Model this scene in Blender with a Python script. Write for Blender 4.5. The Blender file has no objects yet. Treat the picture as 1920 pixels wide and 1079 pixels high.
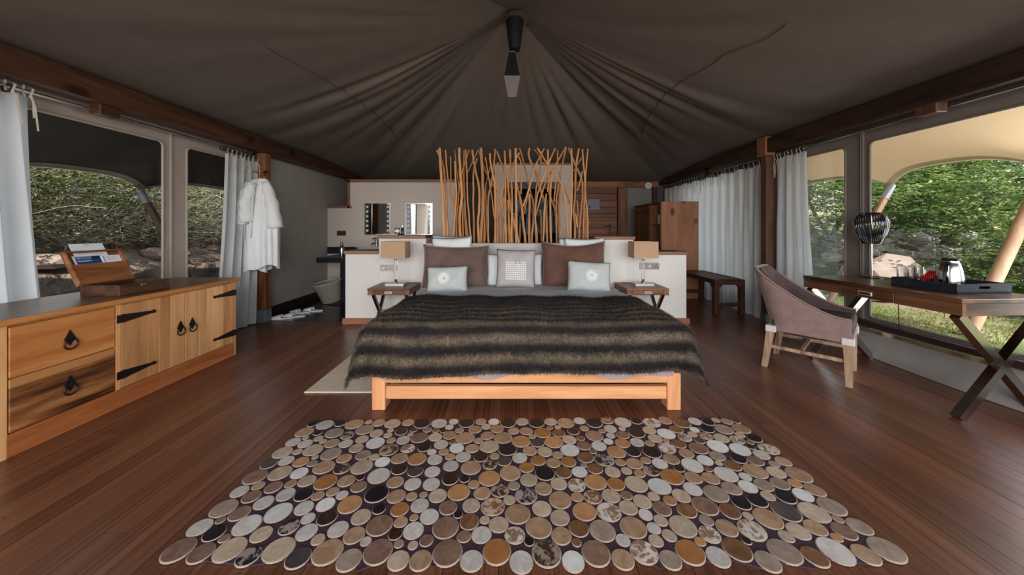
import bpy, bmesh, math, random
import numpy as np
from mathutils import Vector, Matrix, Euler
random.seed(7); rng = np.random.default_rng(7)
C = bpy.context.scene.collection
S = bpy.context.scene
# ---------------------------------------------------------------- camera, sky, sun, daylight boost lamps, exposure
F, CX, HY, EYE = 640.0, 959.0, 428.0, 1.2          # focal length / vanishing point in pixels of a 1920x1079 frame, eye height
cam_d = bpy.data.cameras.new('camera'); cam = bpy.data.objects.new('camera', cam_d); C.objects.link(cam)
cam.location = (0, 0, EYE); cam.rotation_euler = (math.pi/2, 0, 0)
cam_d.sensor_fit = 'HORIZONTAL'; cam_d.sensor_width = 36.0; cam_d.lens = F/1920*36
cam_d.shift_x = (960-CX)/1920; cam_d.shift_y = -(539.5-HY)/1920
cam_d.clip_start = 0.02; cam_d.clip_end = 200
S.camera = cam
world = bpy.data.worlds.new('sky'); S.world = world; world.use_nodes = True
wn = world.node_tree
sky = wn.nodes.new('ShaderNodeTexSky'); sky.sky_type = 'NISHITA'; sky.sun_disc = False
sky.sun_elevation = math.radians(56); sky.sun_rotation = math.radians(80); sky.air_density = 1.2; sky.dust_density = 2.5
wn.links.new(sky.outputs[0], wn.nodes['Background'].inputs[0]); wn.nodes['Background'].inputs[1].default_value = 0.27
sun_d = bpy.data.lights.new('sun', 'SUN'); sun = bpy.data.objects.new('sun', sun_d); C.objects.link(sun)
sun_d.energy = 6.3; sun_d.angle = math.radians(1.0); sun_d.color = (1.0, 0.93, 0.82)
sun.rotation_euler = Vector((-0.25, 0.42, -0.87)).to_track_quat('-Z', 'Y').to_euler()
def area(name, loc, size, power, direction, color=(1, 1, 1)):
    d = bpy.data.lights.new(name, 'AREA'); o = bpy.data.objects.new(name, d); C.objects.link(o)
    d.shape = 'RECTANGLE'; d.size, d.size_y = size; d.energy = power; d.color = color
    o.location = loc; o.rotation_euler = Vector(direction).to_track_quat('-Z', 'Z').to_euler()
    return o
# the tent front behind the camera stands open; an added lamp boosts its daylight
area('front_daylight_boost', (0.05, -5.2, 2.3), (8.5, 3.8), 800, (0, 1, -0.06), (1.0, 0.96, 0.92))
# added lamps that boost the daylight coming in through the window openings
area('window_daylight_boost', (4.65, 2.2, 1.15), (3.2, 1.5), 105, (-1, 0, -0.05), (0.97, 0.98, 1.0))
area('window_daylight_boost', (-3.65, 2.3, 1.3), (2.4, 1.4), 7, (1, 0, -0.15), (0.95, 0.98, 1.0))
area('window_daylight_boost', (3.85, 5.9, 1.3), (2.4, 1.5), 13, (-1, 0, -0.1), (0.93, 0.97, 1.0))
S.view_settings.view_transform = 'Standard'; S.view_settings.look = 'None'
S.view_settings.gamma = 1.0; S.view_settings.use_curve_mapping = False; S.view_settings.exposure = 0.0
S.cycles.max_bounces = 8; S.cycles.diffuse_bounces = 4; S.cycles.transparent_max_bounces = 16
S.cycles.sample_clamp_indirect = 6.0

# ---------------------------------------------------------------- helpers
def at(px, py, Y): return Vector(((px-CX)*Y/F, Y, EYE-(py-HY)*Y/F))
def lin(c):
    return tuple((x/12.92 if x <= 0.04045 else ((x+0.055)/1.055)**2.4) for x in c)
def srgb(r, g, b): return lin((r/255, g/255, b/255))
WORLD = {}
def empty(name, loc=(0, 0, 0), rz=0, world_parts=True):
    o = bpy.data.objects.new(name, None); C.objects.link(o)
    o.location = loc; o.rotation_euler = (0, 0, rz); o.empty_display_size = 0.1
    if world_parts: WORLD[o.name] = Vector(loc)
    return o
def tag(o, label=None, cat=None, group=None, kind=None):
    if label: o['label'] = label
    if cat: o['category'] = cat
    if group: o['group'] = group
    if kind: o['kind'] = kind
    return o
def thing(name, label, cat, loc=(0, 0, 0), rz=0, group=None, world_parts=True):
    return tag(empty(name, loc, rz, world_parts), label, cat, group)
def link(name, me, m=None, parent=None, label=None, kind=None):
    o = bpy.data.objects.new(name, me); C.objects.link(o)
    if m is not None and len(me.materials) == 0:
        for k in (m if isinstance(m, (list, tuple)) else [m]): me.materials.append(k)
    if parent is not None:
        o.parent = parent
        if parent.name in WORLD: o.matrix_parent_inverse = Matrix.Translation(-WORLD[parent.name])
    if label: o['label'] = label
    if kind: o['kind'] = kind
    return o
def obj(name, bm, m, parent=None, label=None, kind=None, smooth=None):
    me = bpy.data.meshes.new(name); bm.normal_update(); bm.to_mesh(me); bm.free()
    if smooth is not None:
        a = np.full(len(me.polygons), True); me.polygons.foreach_set('use_smooth', a)
        if smooth < 180: me.set_sharp_from_angle(angle=math.radians(smooth))
    return link(name, me, m, parent, label, kind)
def struct(name, bm, m, parent=None, label=None, smooth=None):
    o = obj(name, bm, m, parent, label, None, smooth)
    if parent is None: o['kind'] = 'structure'
    return o
def arr_mesh(name, verts, faces, smooth=False):
    me = bpy.data.meshes.new(name); me.from_pydata([tuple(v) for v in verts], [], [tuple(f) for f in faces]); me.update()
    if smooth: me.polygons.foreach_set('use_smooth', np.full(len(me.polygons), True))
    return me
def NB(): return bmesh.new()
def box(bm, x0, x1, y0, y1, z0, z1, bev=0.0, M=None, seg=1):
    r = bmesh.ops.create_cube(bm, size=1.0)
    vs = r['verts']
    for v in vs:
        v.co = Vector((x0+(v.co.x+0.5)*(x1-x0), y0+(v.co.y+0.5)*(y1-y0), z0+(v.co.z+0.5)*(z1-z0)))
    if bev > 0:
        es = list({e for v in vs for e in v.link_edges})
        g = bmesh.ops.bevel(bm, geom=es, offset=bev, segments=seg, profile=0.5, affect='EDGES')
        vs = list({v for f in g['faces'] for v in f.verts} | {v for v in vs if v.is_valid})
    if M is not None: bmesh.ops.transform(bm, matrix=M, verts=vs)
    return vs
def tube(bm, pts, rad, n=8, caps=True, squash=None):
    pts = [Vector(p) for p in pts]; k = len(pts)
    rads = rad if isinstance(rad, (list, tuple)) else [rad]*k
    rings = []; up = None
    for i, p in enumerate(pts):
        d = (pts[min(i+1, k-1)]-pts[max(i-1, 0)]).normalized()
        if up is None:
            up = Vector((0, 0, 1)) if abs(d.z) < 0.9 else Vector((1, 0, 0))
        a = d.cross(up).normalized(); b = a.cross(d).normalized(); up = b
        sq = squash or 1.0
        rings.append([bm.verts.new(p+(a*math.cos(2*math.pi*j/n)+b*math.sin(2*math.pi*j/n)*sq)*rads[i]) for j in range(n)])
    for i in range(k-1):
        for j in range(n):
            bm.faces.new((rings[i][j], rings[i][(j+1) % n], rings[i+1][(j+1) % n], rings[i+1][j]))
    if caps:
        bm.faces.new(list(reversed(rings[0]))); bm.faces.new(rings[-1])
def lathe(bm, prof, c=(0, 0, 0), n=24, cap0=True, cap1=True):
    rings = [[bm.verts.new((c[0]+r*math.cos(2*math.pi*j/n), c[1]+r*math.sin(2*math.pi*j/n), c[2]+z)) for j in range(n)] for r, z in prof]
    for i in range(len(rings)-1):
        for j in range(n):
            bm.faces.new((rings[i][j], rings[i][(j+1) % n], rings[i+1][(j+1) % n], rings[i+1][j]))
    if cap0: bm.faces.new(list(reversed(rings[0])))
    if cap1: bm.faces.new(rings[-1])
def torus(bm, c, R, r, axis='Z', n=16, m=6, M=None):
    vs = []
    for i in range(n):
        a = 2*math.pi*i/n; row = []
        for j in range(m):
            b = 2*math.pi*j/m
            x, y, z = (R+r*math.cos(b))*math.cos(a), (R+r*math.cos(b))*math.sin(a), r*math.sin(b)
            p = {'Z': (x, y, z), 'Y': (x, z, y), 'X': (z, x, y)}[axis]
            v = Vector(p)+Vector(c)
            row.append(bm.verts.new(M @ v if M else v))
        vs.append(row)
    for i in range(n):
        for j in range(m):
            bm.faces.new((vs[i][j], vs[(i+1) % n][j], vs[(i+1) % n][(j+1) % m], vs[i][(j+1) % m]))
    bmesh.ops.recalc_face_normals(bm, faces=bm.faces)
def bar(bm, a, b, w, h, up=(0, 0, 1)):
    """square bar from a to b"""
    a, b = Vector(a), Vector(b); d = (b-a).normalized(); s = d.cross(Vector(up)).normalized(); u = s.cross(d)
    q = []
    for p in (a, b):
        q.append([bm.verts.new(p+s*sx*w/2+u*sz*h/2) for sx, sz in ((-1, -1), (1, -1), (1, 1), (-1, 1))])
    for j in range(4): bm.faces.new((q[0][j], q[0][(j+1) % 4], q[1][(j+1) % 4], q[1][j]))
    bm.faces.new(list(reversed(q[0]))); bm.faces.new(q[1])
    bmesh.ops.recalc_face_normals(bm, faces=bm.faces)
def prism(bm, poly, axis, lo, hi):
    """extrude a polygon of (a, b) points; axis X: (a, b) = (y, z); Y: (x, z); Z: (x, y)"""
    def P(a, b, c): return {'X': (c, a, b), 'Y': (a, c, b), 'Z': (a, b, c)}[axis]
    A = [bm.verts.new(P(a, b, lo)) for a, b in poly]; B = [bm.verts.new(P(a, b, hi)) for a, b in poly]; n = len(poly)
    for j in range(n): bm.faces.new((A[j], A[(j+1) % n], B[(j+1) % n], B[j]))
    bm.faces.new(list(reversed(A))); bm.faces.new(B)
    bmesh.ops.recalc_face_normals(bm, faces=bm.faces)
def panel_with_holes(name, outer, holes, thick, place):
    """flat sheet with openings: filled 2-D curve -> mesh; place(u, v, w) gives the 3-D point"""
    cu = bpy.data.curves.new(name, 'CURVE'); cu.dimensions = '2D'; cu.fill_mode = 'BOTH'; cu.extrude = thick/2
    for loop in [outer]+holes:
        sp = cu.splines.new('POLY'); sp.points.add(len(loop)-1); sp.use_cyclic_u = True
        for i, (u, v) in enumerate(loop): sp.points[i].co = (u, v, 0, 1)
    t = bpy.data.objects.new(name, cu); C.objects.link(t)
    dg = bpy.context.evaluated_depsgraph_get(); me = bpy.data.meshes.new_from_object(t.evaluated_get(dg))
    bpy.data.objects.remove(t); bpy.data.curves.remove(cu)
    for v in me.vertices: v.co = Vector(place(v.co.x, v.co.y, v.co.z))
    bm = NB(); bm.from_mesh(me); bpy.data.meshes.remove(me)
    bmesh.ops.remove_doubles(bm, verts=bm.verts, dist=1e-5); bmesh.ops.recalc_face_normals(bm, faces=bm.faces)
    return bm
def round_rect(u0, u1, v0, v1, r, n=6, rb=None):
    rb = r if rb is None else rb
    out = []
    for cx, cy, a0, rr in ((u1-rb, v0+rb, -90, rb), (u1-r, v1-r, 0, r), (u0+r, v1-r, 90, r), (u0+rb, v0+rb, 180, rb)):
        for k in range(n+1):
            a = math.radians(a0+90*k/n); out.append((cx+rr*math.cos(a), cy+rr*math.sin(a)))
    return out

# ---------------------------------------------------------------- materials
def nodes_of(name):
    m = bpy.data.materials.new(name); m.use_nodes = True
    nt = m.node_tree; return m, nt, nt.nodes['Principled BSDF']
def setv(b, rough=None, metal=None, spec=None, coat=None, sheen=None):
    if rough is not None: b.inputs['Roughness'].default_value = rough
    if metal is not None: b.inputs['Metallic'].default_value = metal
    if spec is not None: b.inputs['Specular IOR Level'].default_value = spec
    if coat is not None: b.inputs['Coat Weight'].default_value = coat; b.inputs['Coat Roughness'].default_value = 0.15
    if sheen is not None: b.inputs['Sheen Weight'].default_value = sheen; b.inputs['Sheen Roughness'].default_value = 0.4
def coords(nt, scale=(1, 1, 1), rnd=True, rot=(0, 0, 0)):
    tc = nt.nodes.new('ShaderNodeTexCoord'); mp = nt.nodes.new('ShaderNodeMapping')
    mp.inputs['Scale'].default_value = scale; mp.inputs['Rotation'].default_value = rot
    if rnd:
        oi = nt.nodes.new('ShaderNodeObjectInfo'); mu = nt.nodes.new('ShaderNodeMath'); mu.operation = 'MULTIPLY'; mu.inputs[1].default_value = 53.0
        nt.links.new(oi.outputs['Random'], mu.inputs[0]); ad = nt.nodes.new('ShaderNodeVectorMath'); ad.operation = 'ADD'
        nt.links.new(tc.outputs['Object'], ad.inputs[0]); nt.links.new(mu.outputs[0], ad.inputs[1]); nt.links.new(ad.outputs[0], mp.inputs[0])
    else: nt.links.new(tc.outputs['Object'], mp.inputs[0])
    return mp.outputs[0]
def ramp(nt, fac, cols):
    r = nt.nodes.new('ShaderNodeValToRGB'); e = r.color_ramp.elements
    while len(e) < len(cols): e.new(0.5)
    for i, (p, c) in enumerate(cols): e[i].position = p; e[i].color = (*c, 1)
    nt.links.new(fac, r.inputs[0]); return r.outputs[0]
def noise(nt, vec, scale, detail=4, rough=0.55, dist=0.0):
    n = nt.nodes.new('ShaderNodeTexNoise'); n.inputs['Scale'].default_value = scale; n.inputs['Detail'].default_value = detail
    n.inputs['Roughness'].default_value = rough; n.inputs['Distortion'].default_value = dist
    nt.links.new(vec, n.inputs['Vector']); return n.outputs['Fac']
def bump(nt, b, h, strength, dist=0.01):
    bp = nt.nodes.new('ShaderNodeBump'); bp.inputs['Strength'].default_value = strength; bp.inputs['Distance'].default_value = dist
    nt.links.new(h, bp.inputs['Height']); nt.links.new(bp.outputs[0], b.inputs['Normal'])
def vary(nt, col, amt):
    """small brightness difference from object to object"""
    oi = nt.nodes.new('ShaderNodeObjectInfo'); mr = nt.nodes.new('ShaderNodeMapRange'); mr.inputs[3].default_value = 1-amt; mr.inputs[4].default_value = 1+amt
    nt.links.new(oi.outputs['Random'], mr.inputs[0]); mx = nt.nodes.new('ShaderNodeVectorMath'); mx.operation = 'SCALE'
    nt.links.new(col, mx.inputs[0]); nt.links.new(mr.outputs[0], mx.inputs['Scale']); return mx.outputs[0]
def mat(name, c, rough=0.6, metal=0.0, var=0.08, scale=20, bmp=0.0, bscale=None, spec=0.4, coat=None, sheen=None, rnd=True, stretch=(1, 1, 1)):
    m, nt, b = nodes_of(name); setv(b, rough, metal, spec, coat, sheen); v = coords(nt, stretch, rnd)
    h = noise(nt, v, scale)
    col = ramp(nt, h, [(0.25, tuple(x*(1-var) for x in c)), (0.75, tuple(min(1, x*(1+var)) for x in c))])
    nt.links.new(col, b.inputs['Base Color'])
    if bmp: bump(nt, b, noise(nt, v, bscale or scale*4, 3), bmp, 0.004)
    return m
def wood(name, dark, mid, light, axis='Y', scale=6.0, rough=0.45, rnd=True, obj_var=0.12, contrast=(0.32, 0.5, 0.68), spec=0.4, bmp=0.12, knots=False):
    m, nt, b = nodes_of(name); setv(b, rough, 0, spec)
    st = {'X': (0.09, 1, 1), 'Y': (1, 0.09, 1), 'Z': (1, 1, 0.09)}[axis]
    v = coords(nt, st, rnd)
    n1 = noise(nt, v, scale, 6, 0.6, 1.2); n2 = noise(nt, v, scale*9, 3, 0.6, 0.3)
    mx = nt.nodes.new('ShaderNodeMath'); mx.operation = 'MULTIPLY_ADD'; mx.inputs[1].default_value = 0.25
    nt.links.new(n2, mx.inputs[0]); sb = nt.nodes.new('ShaderNodeMath'); sb.operation = 'SUBTRACT'; sb.inputs[1].default_value = 0.125
    nt.links.new(n1, sb.inputs[0]); nt.links.new(sb.outputs[0], mx.inputs[2])
    col = ramp(nt, mx.outputs[0], [(contrast[0], dark), (contrast[1], mid), (contrast[2], light)])
    if knots:
        vo = nt.nodes.new('ShaderNodeTexVoronoi'); vo.inputs['Scale'].default_value = 3.2
        st2 = {'X': (0.5, 1, 1), 'Y': (1, 0.5, 1), 'Z': (1, 1, 0.6)}[axis]
        nt.links.new(coords(nt, st2, rnd), vo.inputs['Vector'])
        kc = ramp(nt, vo.outputs['Distance'], [(0.0, (0.18, 0.15, 0.14)), (0.10, (0.35, 0.3, 0.28)), (0.16, (1, 1, 1))])
        mm = nt.nodes.new('ShaderNodeMix'); mm.data_type = 'RGBA'; mm.blend_type = 'MULTIPLY'; mm.inputs[0].default_value = 1
        nt.links.new(col, mm.inputs[6]); nt.links.new(kc, mm.inputs[7]); col = mm.outputs[2]
    if obj_var: col = vary(nt, col, obj_var)
    nt.links.new(col, b.inputs['Base Color'])
    if bmp: bump(nt, b, n2, bmp, 0.002)
    return m
def cloth(name, c, trans=0.3, rough=0.9, weave=350, var=0.05, bmp=0.15, sheen=None, tcol=None):
    m, nt, b = nodes_of(name); setv(b, rough, 0, 0.15, None, sheen); v = coords(nt)
    h = noise(nt, v, 6, 3)
    col = ramp(nt, h, [(0.3, tuple(x*(1-var) for x in c)), (0.7, tuple(min(1, x*(1+var)) for x in c))])
    nt.links.new(col, b.inputs['Base Color'])
    if bmp: bump(nt, b, noise(nt, v, weave, 2), bmp, 0.001)
    if trans:
        t = nt.nodes.new('ShaderNodeBsdfTranslucent'); t.inputs[0].default_value = (*(tcol or c), 1)
        mx = nt.nodes.new('ShaderNodeMixShader'); mx.inputs[0].default_value = trans
        out = nt.nodes['Material Output']; nt.links.new(b.outputs[0], mx.inputs[1]); nt.links.new(t.outputs[0], mx.inputs[2]); nt.links.new(mx.outputs[0], out.inputs[0])
    return m
def pane_mat(name, tint=(0.95, 0.96, 0.97), gloss=0.04, rough=0.02):
    m = bpy.data.materials.new(name); m.use_nodes = True; nt = m.node_tree; nt.nodes.remove(nt.nodes['Principled BSDF'])
    t = nt.nodes.new('ShaderNodeBsdfTransparent'); t.inputs[0].default_value = (*tint, 1)
    g = nt.nodes.new('ShaderNodeBsdfGlossy'); g.inputs['Roughness'].default_value = rough
    fr = nt.nodes.new('ShaderNodeFresnel'); fr.inputs[0].default_value = 1.3
    mu = nt.nodes.new('ShaderNodeMath'); mu.operation = 'MULTIPLY'; mu.inputs[1].default_value = gloss/0.04
    nt.links.new(fr.outputs[0], mu.inputs[0]); mx = nt.nodes.new('ShaderNodeMixShader')
    nt.links.new(mu.outputs[0], mx.inputs[0]); nt.links.new(t.outputs[0], mx.inputs[1]); nt.links.new(g.outputs[0], mx.inputs[2])
    nt.links.new(mx.outputs[0], nt.nodes['Material Output'].inputs[0]); return m
def glass_mat(name, c=(1, 1, 1), rough=0.0, ior=1.45):
    m, nt, b = nodes_of(name); b.inputs['Base Color'].default_value = (*c, 1); setv(b, rough)
    b.inputs['Transmission Weight'].default_value = 1.0; b.inputs['IOR'].default_value = ior
    return m
M = {}
M['floor'] = wood('floor_wood', (0.088, 0.032, 0.017), (0.145, 0.055, 0.029), (0.20, 0.08, 0.044), 'Y', 5, 0.31, True, 0.24, spec=0.5, bmp=0.05)
M['under'] = mat('dark_gap', (0.012, 0.007, 0.005), 0.8)
M['beam_l'] = wood('beam_wood', (0.030, 0.012, 0.006), (0.065, 0.026, 0.012), (0.10, 0.042, 0.020), 'Y', 7, 0.5, True, 0.1, knots=True)
M['beam_r'] = wood('beam_wood_dark', (0.020, 0.010, 0.007), (0.038, 0.019, 0.013), (0.06, 0.030, 0.02), 'Y', 7, 0.5, True, 0.1)
M['post'] = wood('post_wood', (0.10, 0.035, 0.012), (0.20, 0.075, 0.025), (0.28, 0.12, 0.045), 'Z', 7, 0.5, True, 0.1, knots=True)
M['post_r'] = wood('post_wood_brown', (0.06, 0.028, 0.015), (0.115, 0.058, 0.032), (0.16, 0.085, 0.05), 'Z', 7, 0.5, True, 0.1, knots=True)
M['trim'] = wood('trim_wood', (0.16, 0.075, 0.04), (0.24, 0.12, 0.068), (0.31, 0.17, 0.10), 'X', 8, 0.45, True, 0.06)
M['plinth'] = wood('plinth_wood', (0.24, 0.085, 0.045), (0.33, 0.13, 0.07), (0.40, 0.17, 0.10), 'X', 8, 0.45)
M['side'] = wood('sideboard_wood', (0.24, 0.066, 0.016), (0.50, 0.18, 0.05), (0.66, 0.31, 0.11), 'Y', 4.5, 0.38, True, 0.08, (0.30, 0.46, 0.66))
M['side_pl'] = wood('sideboard_plinth_wood', (0.26, 0.07, 0.02), (0.45, 0.15, 0.05), (0.58, 0.22, 0.08), 'Y', 5, 0.38, True, 0.05)
M['side_dk'] = wood('sideboard_streaked_wood', (0.04, 0.014, 0.007), (0.27, 0.10, 0.033), (0.54, 0.25, 0.09), 'Y', 4, 0.38, True, 0.05, (0.40, 0.50, 0.60))
M['side_z'] = wood('sideboard_door_wood', (0.44, 0.175, 0.058), (0.64, 0.315, 0.125), (0.80, 0.48, 0.23), 'Z', 3.5, 0.38, True, 0.20, (0.28, 0.48, 0.7))
M['side_top'] = wood('sideboard_top_wood', (0.07, 0.033, 0.016), (0.12, 0.062, 0.03), (0.17, 0.09, 0.046), 'Y', 7, 0.33)
M['boxw'] = wood('box_wood', (0.15, 0.05, 0.017), (0.27, 0.105, 0.04), (0.38, 0.165, 0.07), 'Y', 9, 0.4)
M['box_dk'] = wood('box_dark_wood', (0.045, 0.02, 0.009), (0.085, 0.038, 0.017), (0.13, 0.06, 0.028), 'Y', 9, 0.4)
M['bedw'] = wood('bed_wood', (0.50, 0.21, 0.09), (0.66, 0.32, 0.145), (0.74, 0.41, 0.21), 'X', 5, 0.42, True, 0.05)
M['bedz'] = wood('bed_leg_wood', (0.50, 0.20, 0.09), (0.66, 0.30, 0.14), (0.74, 0.39, 0.20), 'Z', 5, 0.42, True, 0.05)
M['night'] = wood('bedside_wood', (0.09, 0.036, 0.016), (0.20, 0.085, 0.038), (0.30, 0.14, 0.07), 'X', 7, 0.42)
M['desk'] = wood('desk_wood', (0.028, 0.012, 0.007), (0.10, 0.042, 0.019), (0.19, 0.085, 0.038), 'Y', 5, 0.30, True, 0.05, (0.38, 0.5, 0.66))
M['door'] = wood('door_wood', (0.11, 0.032, 0.013), (0.21, 0.064, 0.025), (0.30, 0.105, 0.043), 'X', 7, 0.45, True, 0.25)
M['ward'] = wood('wardrobe_wood', (0.22, 0.088, 0.044), (0.31, 0.135, 0.072), (0.37, 0.175, 0.10), 'Z', 4, 0.45, True, 0.05, knots=True)
M['ward_dk'] = wood('wardrobe_door_wood', (0.075, 0.03, 0.013), (0.15, 0.06, 0.026), (0.22, 0.095, 0.043), 'Z', 8, 0.5, True, 0.2)
M['bench'] = wood('bench_wood', (0.035, 0.014, 0.008), (0.065, 0.027, 0.015), (0.10, 0.043, 0.025), 'Y', 8, 0.45, True, 0.1)
M['leg_oak'] = wood('chair_leg_wood', (0.15, 0.09, 0.055), (0.33, 0.21, 0.135), (0.47, 0.32, 0.22), 'Z', 14, 0.6, True, 0.05)
M['stick'] = wood('stick_wood', (0.38, 0.16, 0.055), (0.54, 0.255, 0.10), (0.64, 0.34, 0.15), 'Z', 8, 0.5, True, 0.22)
M['pole'] = wood('pole_wood', (0.30, 0.17, 0.10), (0.42, 0.26, 0.16), (0.52, 0.34, 0.22), 'Z', 8, 0.55)
M['pole_l'] = wood('pole_wood_shaded', (0.13, 0.075, 0.04), (0.19, 0.115, 0.065), (0.25, 0.16, 0.10), 'Z', 8, 0.55)  # pole wood again, darkened by shade put into the colour
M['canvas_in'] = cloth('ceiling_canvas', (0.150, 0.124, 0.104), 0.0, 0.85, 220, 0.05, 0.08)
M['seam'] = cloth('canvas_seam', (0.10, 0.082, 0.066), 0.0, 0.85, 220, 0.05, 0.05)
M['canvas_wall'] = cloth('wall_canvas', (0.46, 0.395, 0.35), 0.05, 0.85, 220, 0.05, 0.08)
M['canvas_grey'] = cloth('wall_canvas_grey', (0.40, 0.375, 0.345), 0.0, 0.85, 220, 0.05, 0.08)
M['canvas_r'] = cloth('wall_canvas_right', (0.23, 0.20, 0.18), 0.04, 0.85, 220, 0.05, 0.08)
M['canvas_low'] = cloth('wall_canvas_lower', (0.34, 0.32, 0.30), 0.0, 0.85, 220, 0.06, 0.08)
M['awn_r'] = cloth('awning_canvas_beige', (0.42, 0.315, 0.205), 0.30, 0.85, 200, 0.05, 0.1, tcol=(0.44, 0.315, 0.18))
M['awn_l'] = cloth('awning_canvas_shaded', (0.115, 0.11, 0.10), 0.0, 0.85, 200, 0.06, 0.1)  # same fabric as the beige awning, with its shade put into the colour
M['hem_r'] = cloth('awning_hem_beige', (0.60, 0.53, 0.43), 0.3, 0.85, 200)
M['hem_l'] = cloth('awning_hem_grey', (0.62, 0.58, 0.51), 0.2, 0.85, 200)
M['curtain'] = cloth('sheer_curtain_cloth', (0.72, 0.75, 0.78), 0.38, 0.9, 500, 0.03, 0.08, tcol=(0.76, 0.79, 0.82))
M['tie'] = cloth('curtain_tie_cotton', (0.86, 0.80, 0.70), 0.1, 0.9, 500, 0.03, 0.08)
M['robe'] = cloth('robe_cotton', (0.84, 0.87, 0.90), 0.12, 0.95, 300, 0.03, 0.3)
M['wall_w'] = mat('white_plaster', (0.70, 0.675, 0.655), 0.75, 0, 0.02, 3, 0.03, 60)
M['wall_bath'] = mat('bathroom_plaster', (0.64, 0.565, 0.515), 0.75, 0, 0.03, 3, 0.03, 60)
M['wall_back'] = mat('back_canvas', (0.10, 0.098, 0.093), 0.85, 0, 0.04, 3, 0.03, 80)
M['wall_back_g'] = mat('back_canvas_grey', (0.20, 0.205, 0.20), 0.85, 0, 0.04, 3, 0.03, 80)
M['tile_bk'] = mat('black_tile', (0.012, 0.012, 0.014), 0.12, 0, 0.2, 6, 0, None, 0.6)
M['tile_col'] = mat('charcoal_tile', (0.02, 0.02, 0.028), 0.2, 0, 0.2, 6, 0, None, 0.5)
M['grout'] = mat('grout', (0.10, 0.10, 0.10), 0.8)
M['black'] = mat('black_lacquer', (0.012, 0.013, 0.017), 0.35, 0, 0.1, 20)
M['blackw'] = wood('black_tray_wood', (0.008, 0.010, 0.015), (0.014, 0.018, 0.027), (0.026, 0.033, 0.05), 'X', 14, 0.65, spec=0.2)
M['iron'] = mat('wrought_iron', (0.035, 0.026, 0.024), 0.45, 0.7, 0.25, 40, 0.4, 90)
M['ring_bk'] = mat('dark_ring', (0.015, 0.011, 0.011), 0.5, 0.0, 0.2, 40)
M['chrome'] = mat('chrome', (0.50, 0.485, 0.47), 0.16, 1.0, 0.03, 10)
M['chrome_b'] = mat('brushed_steel', (0.55, 0.54, 0.53), 0.36, 0.6, 0.06, 30)
M['jug'] = mat('jug_steel', (0.30, 0.29, 0.29), 0.2, 1.0, 0.03, 10)
M['plate'] = mat('socket_steel', (0.34, 0.33, 0.33), 0.3, 0.8, 0.25, 60)
M['steel_dk'] = mat('dark_steel', (0.20, 0.17, 0.15), 0.28, 1.0, 0.06, 30)
M['rod'] = mat('rod_steel', (0.75, 0.74, 0.72), 0.25, 1.0, 0.03, 10)
M['mirror'] = mat('mirror_glass', (0.80, 0.83, 0.84), 0.015, 1.0, 0.0, 2)
M['mirror_edge'] = mat('mirror_bevel', (0.62, 0.64, 0.66), 0.2, 0.8, 0.02, 10)
M['porcelain'] = mat('porcelain', (0.70, 0.76, 0.84), 0.15, 0, 0.01, 5, 0, None, 0.5)
M['plastic_w'] = mat('white_plastic', (0.75, 0.74, 0.72), 0.4, 0, 0.02, 5)
M['paper'] = mat('paper', (0.80, 0.84, 0.93), 0.8, 0, 0.02, 5)
M['ink'] = mat('grey_ink', (0.30, 0.34, 0.45), 0.8)
M['blue_card'] = mat('blue_print', (0.022, 0.055, 0.23), 0.45, 0, 0.12, 12)
M['blue_pale'] = mat('pale_blue_print', (0.12, 0.20, 0.34), 0.45, 0, 0.15, 30)
M['dark_photo'] = mat('dark_print', (0.018, 0.03, 0.04), 0.45, 0, 0.5, 90)
M['basket'] = mat('woven_grass', (0.45, 0.42, 0.36), 0.9, 0, 0.12, 40, 0.6, 60)
M['shade'] = cloth('lampshade_linen', (0.56, 0.37, 0.245), 0.15, 0.9, 500, 0.04, 0.2)
M['crystal'] = glass_mat('crystal')
M['glass'] = glass_mat('clear_glass')
M['pane'] = pane_mat('window_film')
M['shower'] = pane_mat('shower_glass', (0.45, 0.58, 0.60), 0.012)
M['velvet'] = cloth('brown_velvet', (0.15, 0.10, 0.085), 0, 0.7, 300, 0.16, 0.15, sheen=0.35)
M['pil_w'] = cloth('white_cotton', (0.80, 0.83, 0.88), 0, 0.9, 400, 0.02, 0.15)
M['pil_g'] = cloth('grey_linen', (0.46, 0.43, 0.44), 0, 0.9, 320, 0.04, 0.25)
M['pil_s'] = cloth('pale_grey_linen', (0.50, 0.535, 0.54), 0, 0.9, 320, 0.04, 0.25)
M['print_w'] = mat('white_print', (0.82, 0.82, 0.80), 0.7, 0, 0.0, 5)
M['sheet'] = cloth('bed_linen', (0.88, 0.92, 0.96), 0, 0.9, 400, 0.02, 0.12)
M['valance'] = cloth('mauve_fabric', (0.33, 0.255, 0.265), 0, 0.9, 300, 0.06, 0.2)
M['headb'] = cloth('headboard_fabric', (0.52, 0.51, 0.51), 0, 0.9, 300, 0.03, 0.15)
M['rug_b'] = mat('woven_jute', (0.66, 0.56, 0.44), 0.95, 0, 0.16, 60, 0.8, 120, 0.1, stretch=(0.2, 1, 1))
M['felt'] = mat('purple_felt', (0.060, 0.035, 0.048), 0.95, 0, 0.25, 120, 0.5, 200, 0.1)
M['suede'] = mat('mauve_suede', (0.235, 0.155, 0.142), 0.8, 0, 0.16, 14, 0.2, 150, 0.2, None, 0.3)
M['leather'] = mat('plum_velvet', (0.070, 0.045, 0.047), 0.65, 0, 0.25, 6, 0.1, 100, 0.2, None, 0.0)
M['red'] = mat('red_sachet', (0.50, 0.014, 0.02), 0.4, 0, 0.1, 10)
M['slip'] = cloth('slipper_towelling', (0.78, 0.80, 0.83), 0, 0.95, 200, 0.03, 0.4)
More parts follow.
